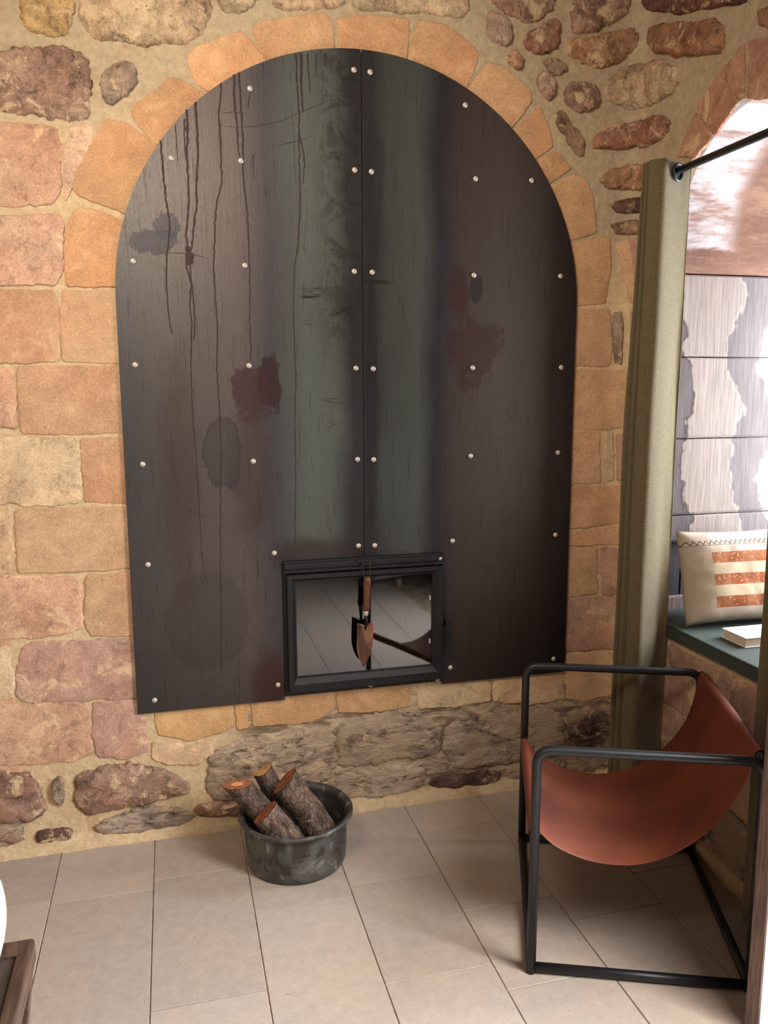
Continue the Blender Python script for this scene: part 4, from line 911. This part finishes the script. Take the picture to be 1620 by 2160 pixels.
def shp(dx, k, z):
    if k > 1: return 0

    # nearest fold: crest left of the middle, falling back toward the niche
    t = (dx+0.065)/0.13
    cr = 0.12
    t = (dx+0.086)/0.172
    if t > cr: return -0.030+0.092*(t-cr)/(1-cr) + 0.0035*math.sin(t*9+z*0.8)
    return -0.030*max(0, t/cr)
c1 = curtain('curtain', 'olive linen curtain bunched in the corner beside the niche, metal eyelet at its top', 1.484, 0.086, -0.410, lambda z: 0.010+0.008*min(1, max(0, (2.14-z)/0.8))+0.002*max(0, 1.3-z), 5, 0.012, 2.142, shp, None, True)
bm = bmesh.new()
ring = [(RX+0.0215*math.cos(t), -0.4080+0.011*math.cos(t), RZ-0.004+0.0235*math.sin(t)) for t in [2*math.pi*k/32 for k in range(33)]]
tube_into(bm, ring, 0.0042, 10, False); from_bm('eyelet', bm, c1, M['frame'], True)
bm = bmesh.new(); vs = [bm.verts.new((RX+0.019*math.cos(2*math.pi*k/24), -0.4060+0.010*math.cos(2*math.pi*k/24), RZ-0.004+0.021*math.sin(2*math.pi*k/24))) for k in range(24)]; bm.faces.new(vs); from_bm('eyelet_hole', bm, c1, M['frame'])
curtain('curtain', 'olive linen curtain hanging nearer the viewer at the right edge, behind the chair back', 1.527, 0.047, -0.868-0.30, lambda z: 0.052, 6, 0.030, 2.17, lambda dx, k, z: 0)

# ------------------------------------------------------------------ window niche: blind, bench pad, cushion, book
bl = thing('roman_blind', 'pale timber-print roman blind hanging behind the cushion in the niche', 'blind', (1.99, -0.19, 0.95))
zf_ = [1.852, 1.581, 1.306, 1.040, 0.945]
for a, c in zip(zf_, zf_[1:]):
    V = []; F = []; nx = 30; pf = [(-0.004, a-0.0012), (-0.0065, a-0.006), (-0.0075, (a+c)/2), (-0.0065, c+0.010), (-0.0035, c+0.0025), (0.0, c+0.0018), (0.003, (a+c)/2), (0.0, a-0.0012)]
    for i in range(nx+1):
        x = 1.632+0.80*i/nx; wv_ = 0.0015*math.sin(x*17+a*5)
        for y, z in pf: V.append((x, -0.19+y+wv_, z))
    mm = len(pf)
    for i in range(nx):
        for j in range(mm): F.append((i*mm+j, i*mm+(j+1) % mm, (i+1)*mm+(j+1) % mm, (i+1)*mm+j))
    F.append(tuple(range(mm))); F.append(tuple(nx*mm+j for j in range(mm)))
    from_py('blind_fold', V, F, bl, M['blind'])
for z in zf_[1:4]: tube('fold_rod', [(1.632, -0.1925, z), (2.432, -0.1925, z)], 0.0022, bl, M['rivet'] if False else M['inner_dark'], 8)
pad = thing('bench_cushion', 'dark green piped pad covering the stone bench of the niche', 'cushion', (2.0, -0.52, ZB))
V = []
bm = bmesh.new()
add_box(bm, 1.578, 2.45, -0.884, -0.172, ZB+0.001, 0.700, 0.008, 3); from_bm('pad', bm, pad, M['green_pad'])
bm = bmesh.new(); rr_ = [(1.579, -0.176), (1.579, -0.880)]
tube_into(bm, [(1.5785, -0.18, 0.6985), (1.5785, -0.876, 0.6985)], 0.0032, 8); tube_into(bm, [(1.5785, -0.18, 0.660), (1.5785, -0.876, 0.660)], 0.0032, 8); from_bm('piping', bm, pad, M['green_pad'], True)
def pillow():
    W, H, T = 0.42, 0.315, 0.075; n = 30; V = []; F = []; idx = {}
    for side in (0, 1):
        for j in range(n+1):
            for i in range(n+1):
                u = i/n*2-1; v = j/n*2-1
                if side and (i in (0, n) or j in (0, n)): idx[1, i, j] = idx[0, i, j]; continue
                t = T*(max(0, (1-u**4))*max(0, (1-v**4)))**0.55
                px = (u*(1-0.055*(1-v*v)) + 1)/2*W; pz = (v*(1-0.06*(1-u*u)) + 1)/2*H
                cr = 0.004*noise.noise(Vector((u*3, v*3, side*5)))+0.003*noise.noise(Vector((u*8, v*5, side*5)))
                if j == n or i == 0: cr *= 0.4
                V.append((px, (t+cr) if side else (-t-cr), pz)); idx[side, i, j] = len(V)-1
    for side in (0, 1):
        for j in range(n):
            for i in range(n): F.append((idx[side, i, j], idx[side, i+1, j], idx[side, i+1, j+1], idx[side, i, j+1]))
    o = from_py('cushion', V, F, None, M['cushion'], True); o.location = (1.612, -0.395, 0.706); o.rotation_euler = (-0.30, 0, math.radians(-3)); return o
tag(pillow(), 'cream woven cushion with orange checked patch and dark zigzag stitching, leaning on the blind', 'cushion')
bk = thing('book', 'thick cream book lying on the green bench pad beside the cushion', 'book', (1.74, -0.56, 0.70))
box('pages', 1.664, 1.818, -0.618, -0.512, 0.7035, 0.7285, bk, M['paper'], 0.001); 
bm = bmesh.new(); add_box(bm, 1.661, 1.821, -0.621, -0.509, 0.7005, 0.7032, 0.0008, 1); add_box(bm, 1.661, 1.821, -0.621, -0.509, 0.7288, 0.7315, 0.0008, 1); from_bm('cover', bm, bk, M['white'])

# ------------------------------------------------------------------ partition at the right edge
pt = thing('partition_panel', 'upright partition at the right edge, grey-brown timber end board with a white face', 'partition', (1.42, -1.23, 0))
box('end_board', 1.250, 1.255, -1.248, -1.205, 0.0005, 2.6, pt, M['greywood'], 0.001)
fc = box('white_face', 1.2553, 1.55, -1.2475, -1.207, 0.0005, 2.6, pt, M['white'], 0.001); fc['label'] = 'white face'

# ------------------------------------------------------------------ white table and dark stool at the left edge
tb = thing('round_table', 'white round table whose edge shows at the left of the picture', 'table', (-0.803, -1.54, 0))
lathe('table_top', [(0, 0.712), (0.52, 0.712), (0.542, 0.718), (0.549, 0.729), (0.545, 0.738), (0.535, 0.7415), (0, 0.7415)], (-0.803, -1.54, 0), tb, M['white'], 96)
lathe('pedestal', [(0, 0.0005), (0.19, 0.0005), (0.192, 0.008), (0.18, 0.016), (0.06, 0.03), (0.035, 0.07), (0.03, 0.4), (0.034, 0.66), (0.10, 0.7115), (0, 0.7115)], (-0.803, -1.54, 0), tb, M['white'], 48)
st = thing('wooden_stool', 'dark wooden stool with an inset panel seat, half under the white table', 'stool', (-0.475, -1.235, 0))
x0, x1, y0, y1 = -0.665, -0.300, -1.42, -1.055
bm = bmesh.new(); zt, zb = 0.420, 0.372
add_box(bm, x0, x1, y1-0.045, y1, zb, zt, 0.006); add_box(bm, x0, x1, y0, y0+0.045, zb, zt, 0.006); add_box(bm, x0, x0+0.028, y0+0.0455, y1-0.0455, zb, zt, 0.004); add_box(bm, x1-0.028, x1, y0+0.0455, y1-0.0455, zb, zt, 0.004)
from_bm('seat_frame', bm, st, M['darkwood']); box('seat_panel', x0+0.0285, x1-0.0285, y0+0.0455, y1-0.0455, zb+0.01, zt-0.006, st, M['darkpanel'], 0.002)
for lx in (x0+0.02, x1-0.02):
    for ly in (y0+0.02, y1-0.02):
        cx, cy = (x0+x1)/2, (y0+y1)/2; ex, ey = lx+(cx-lx)*0.28, ly+(cy-ly)*0.28
        bm = bmesh.new(); add_box(bm, -0.016, 0.016, -0.016, 0.016, 0.001, zb-0.0005, 0.002)
        for v in bm.verts:
            f = v.co.z/zb; v.co.x += lx*f+ex*(1-f) if False else lx+(ex-lx)*(1-f); v.co.y += ly+(ey-ly)*(1-f)
        from_bm('leg', bm, st, M['darkwood'])
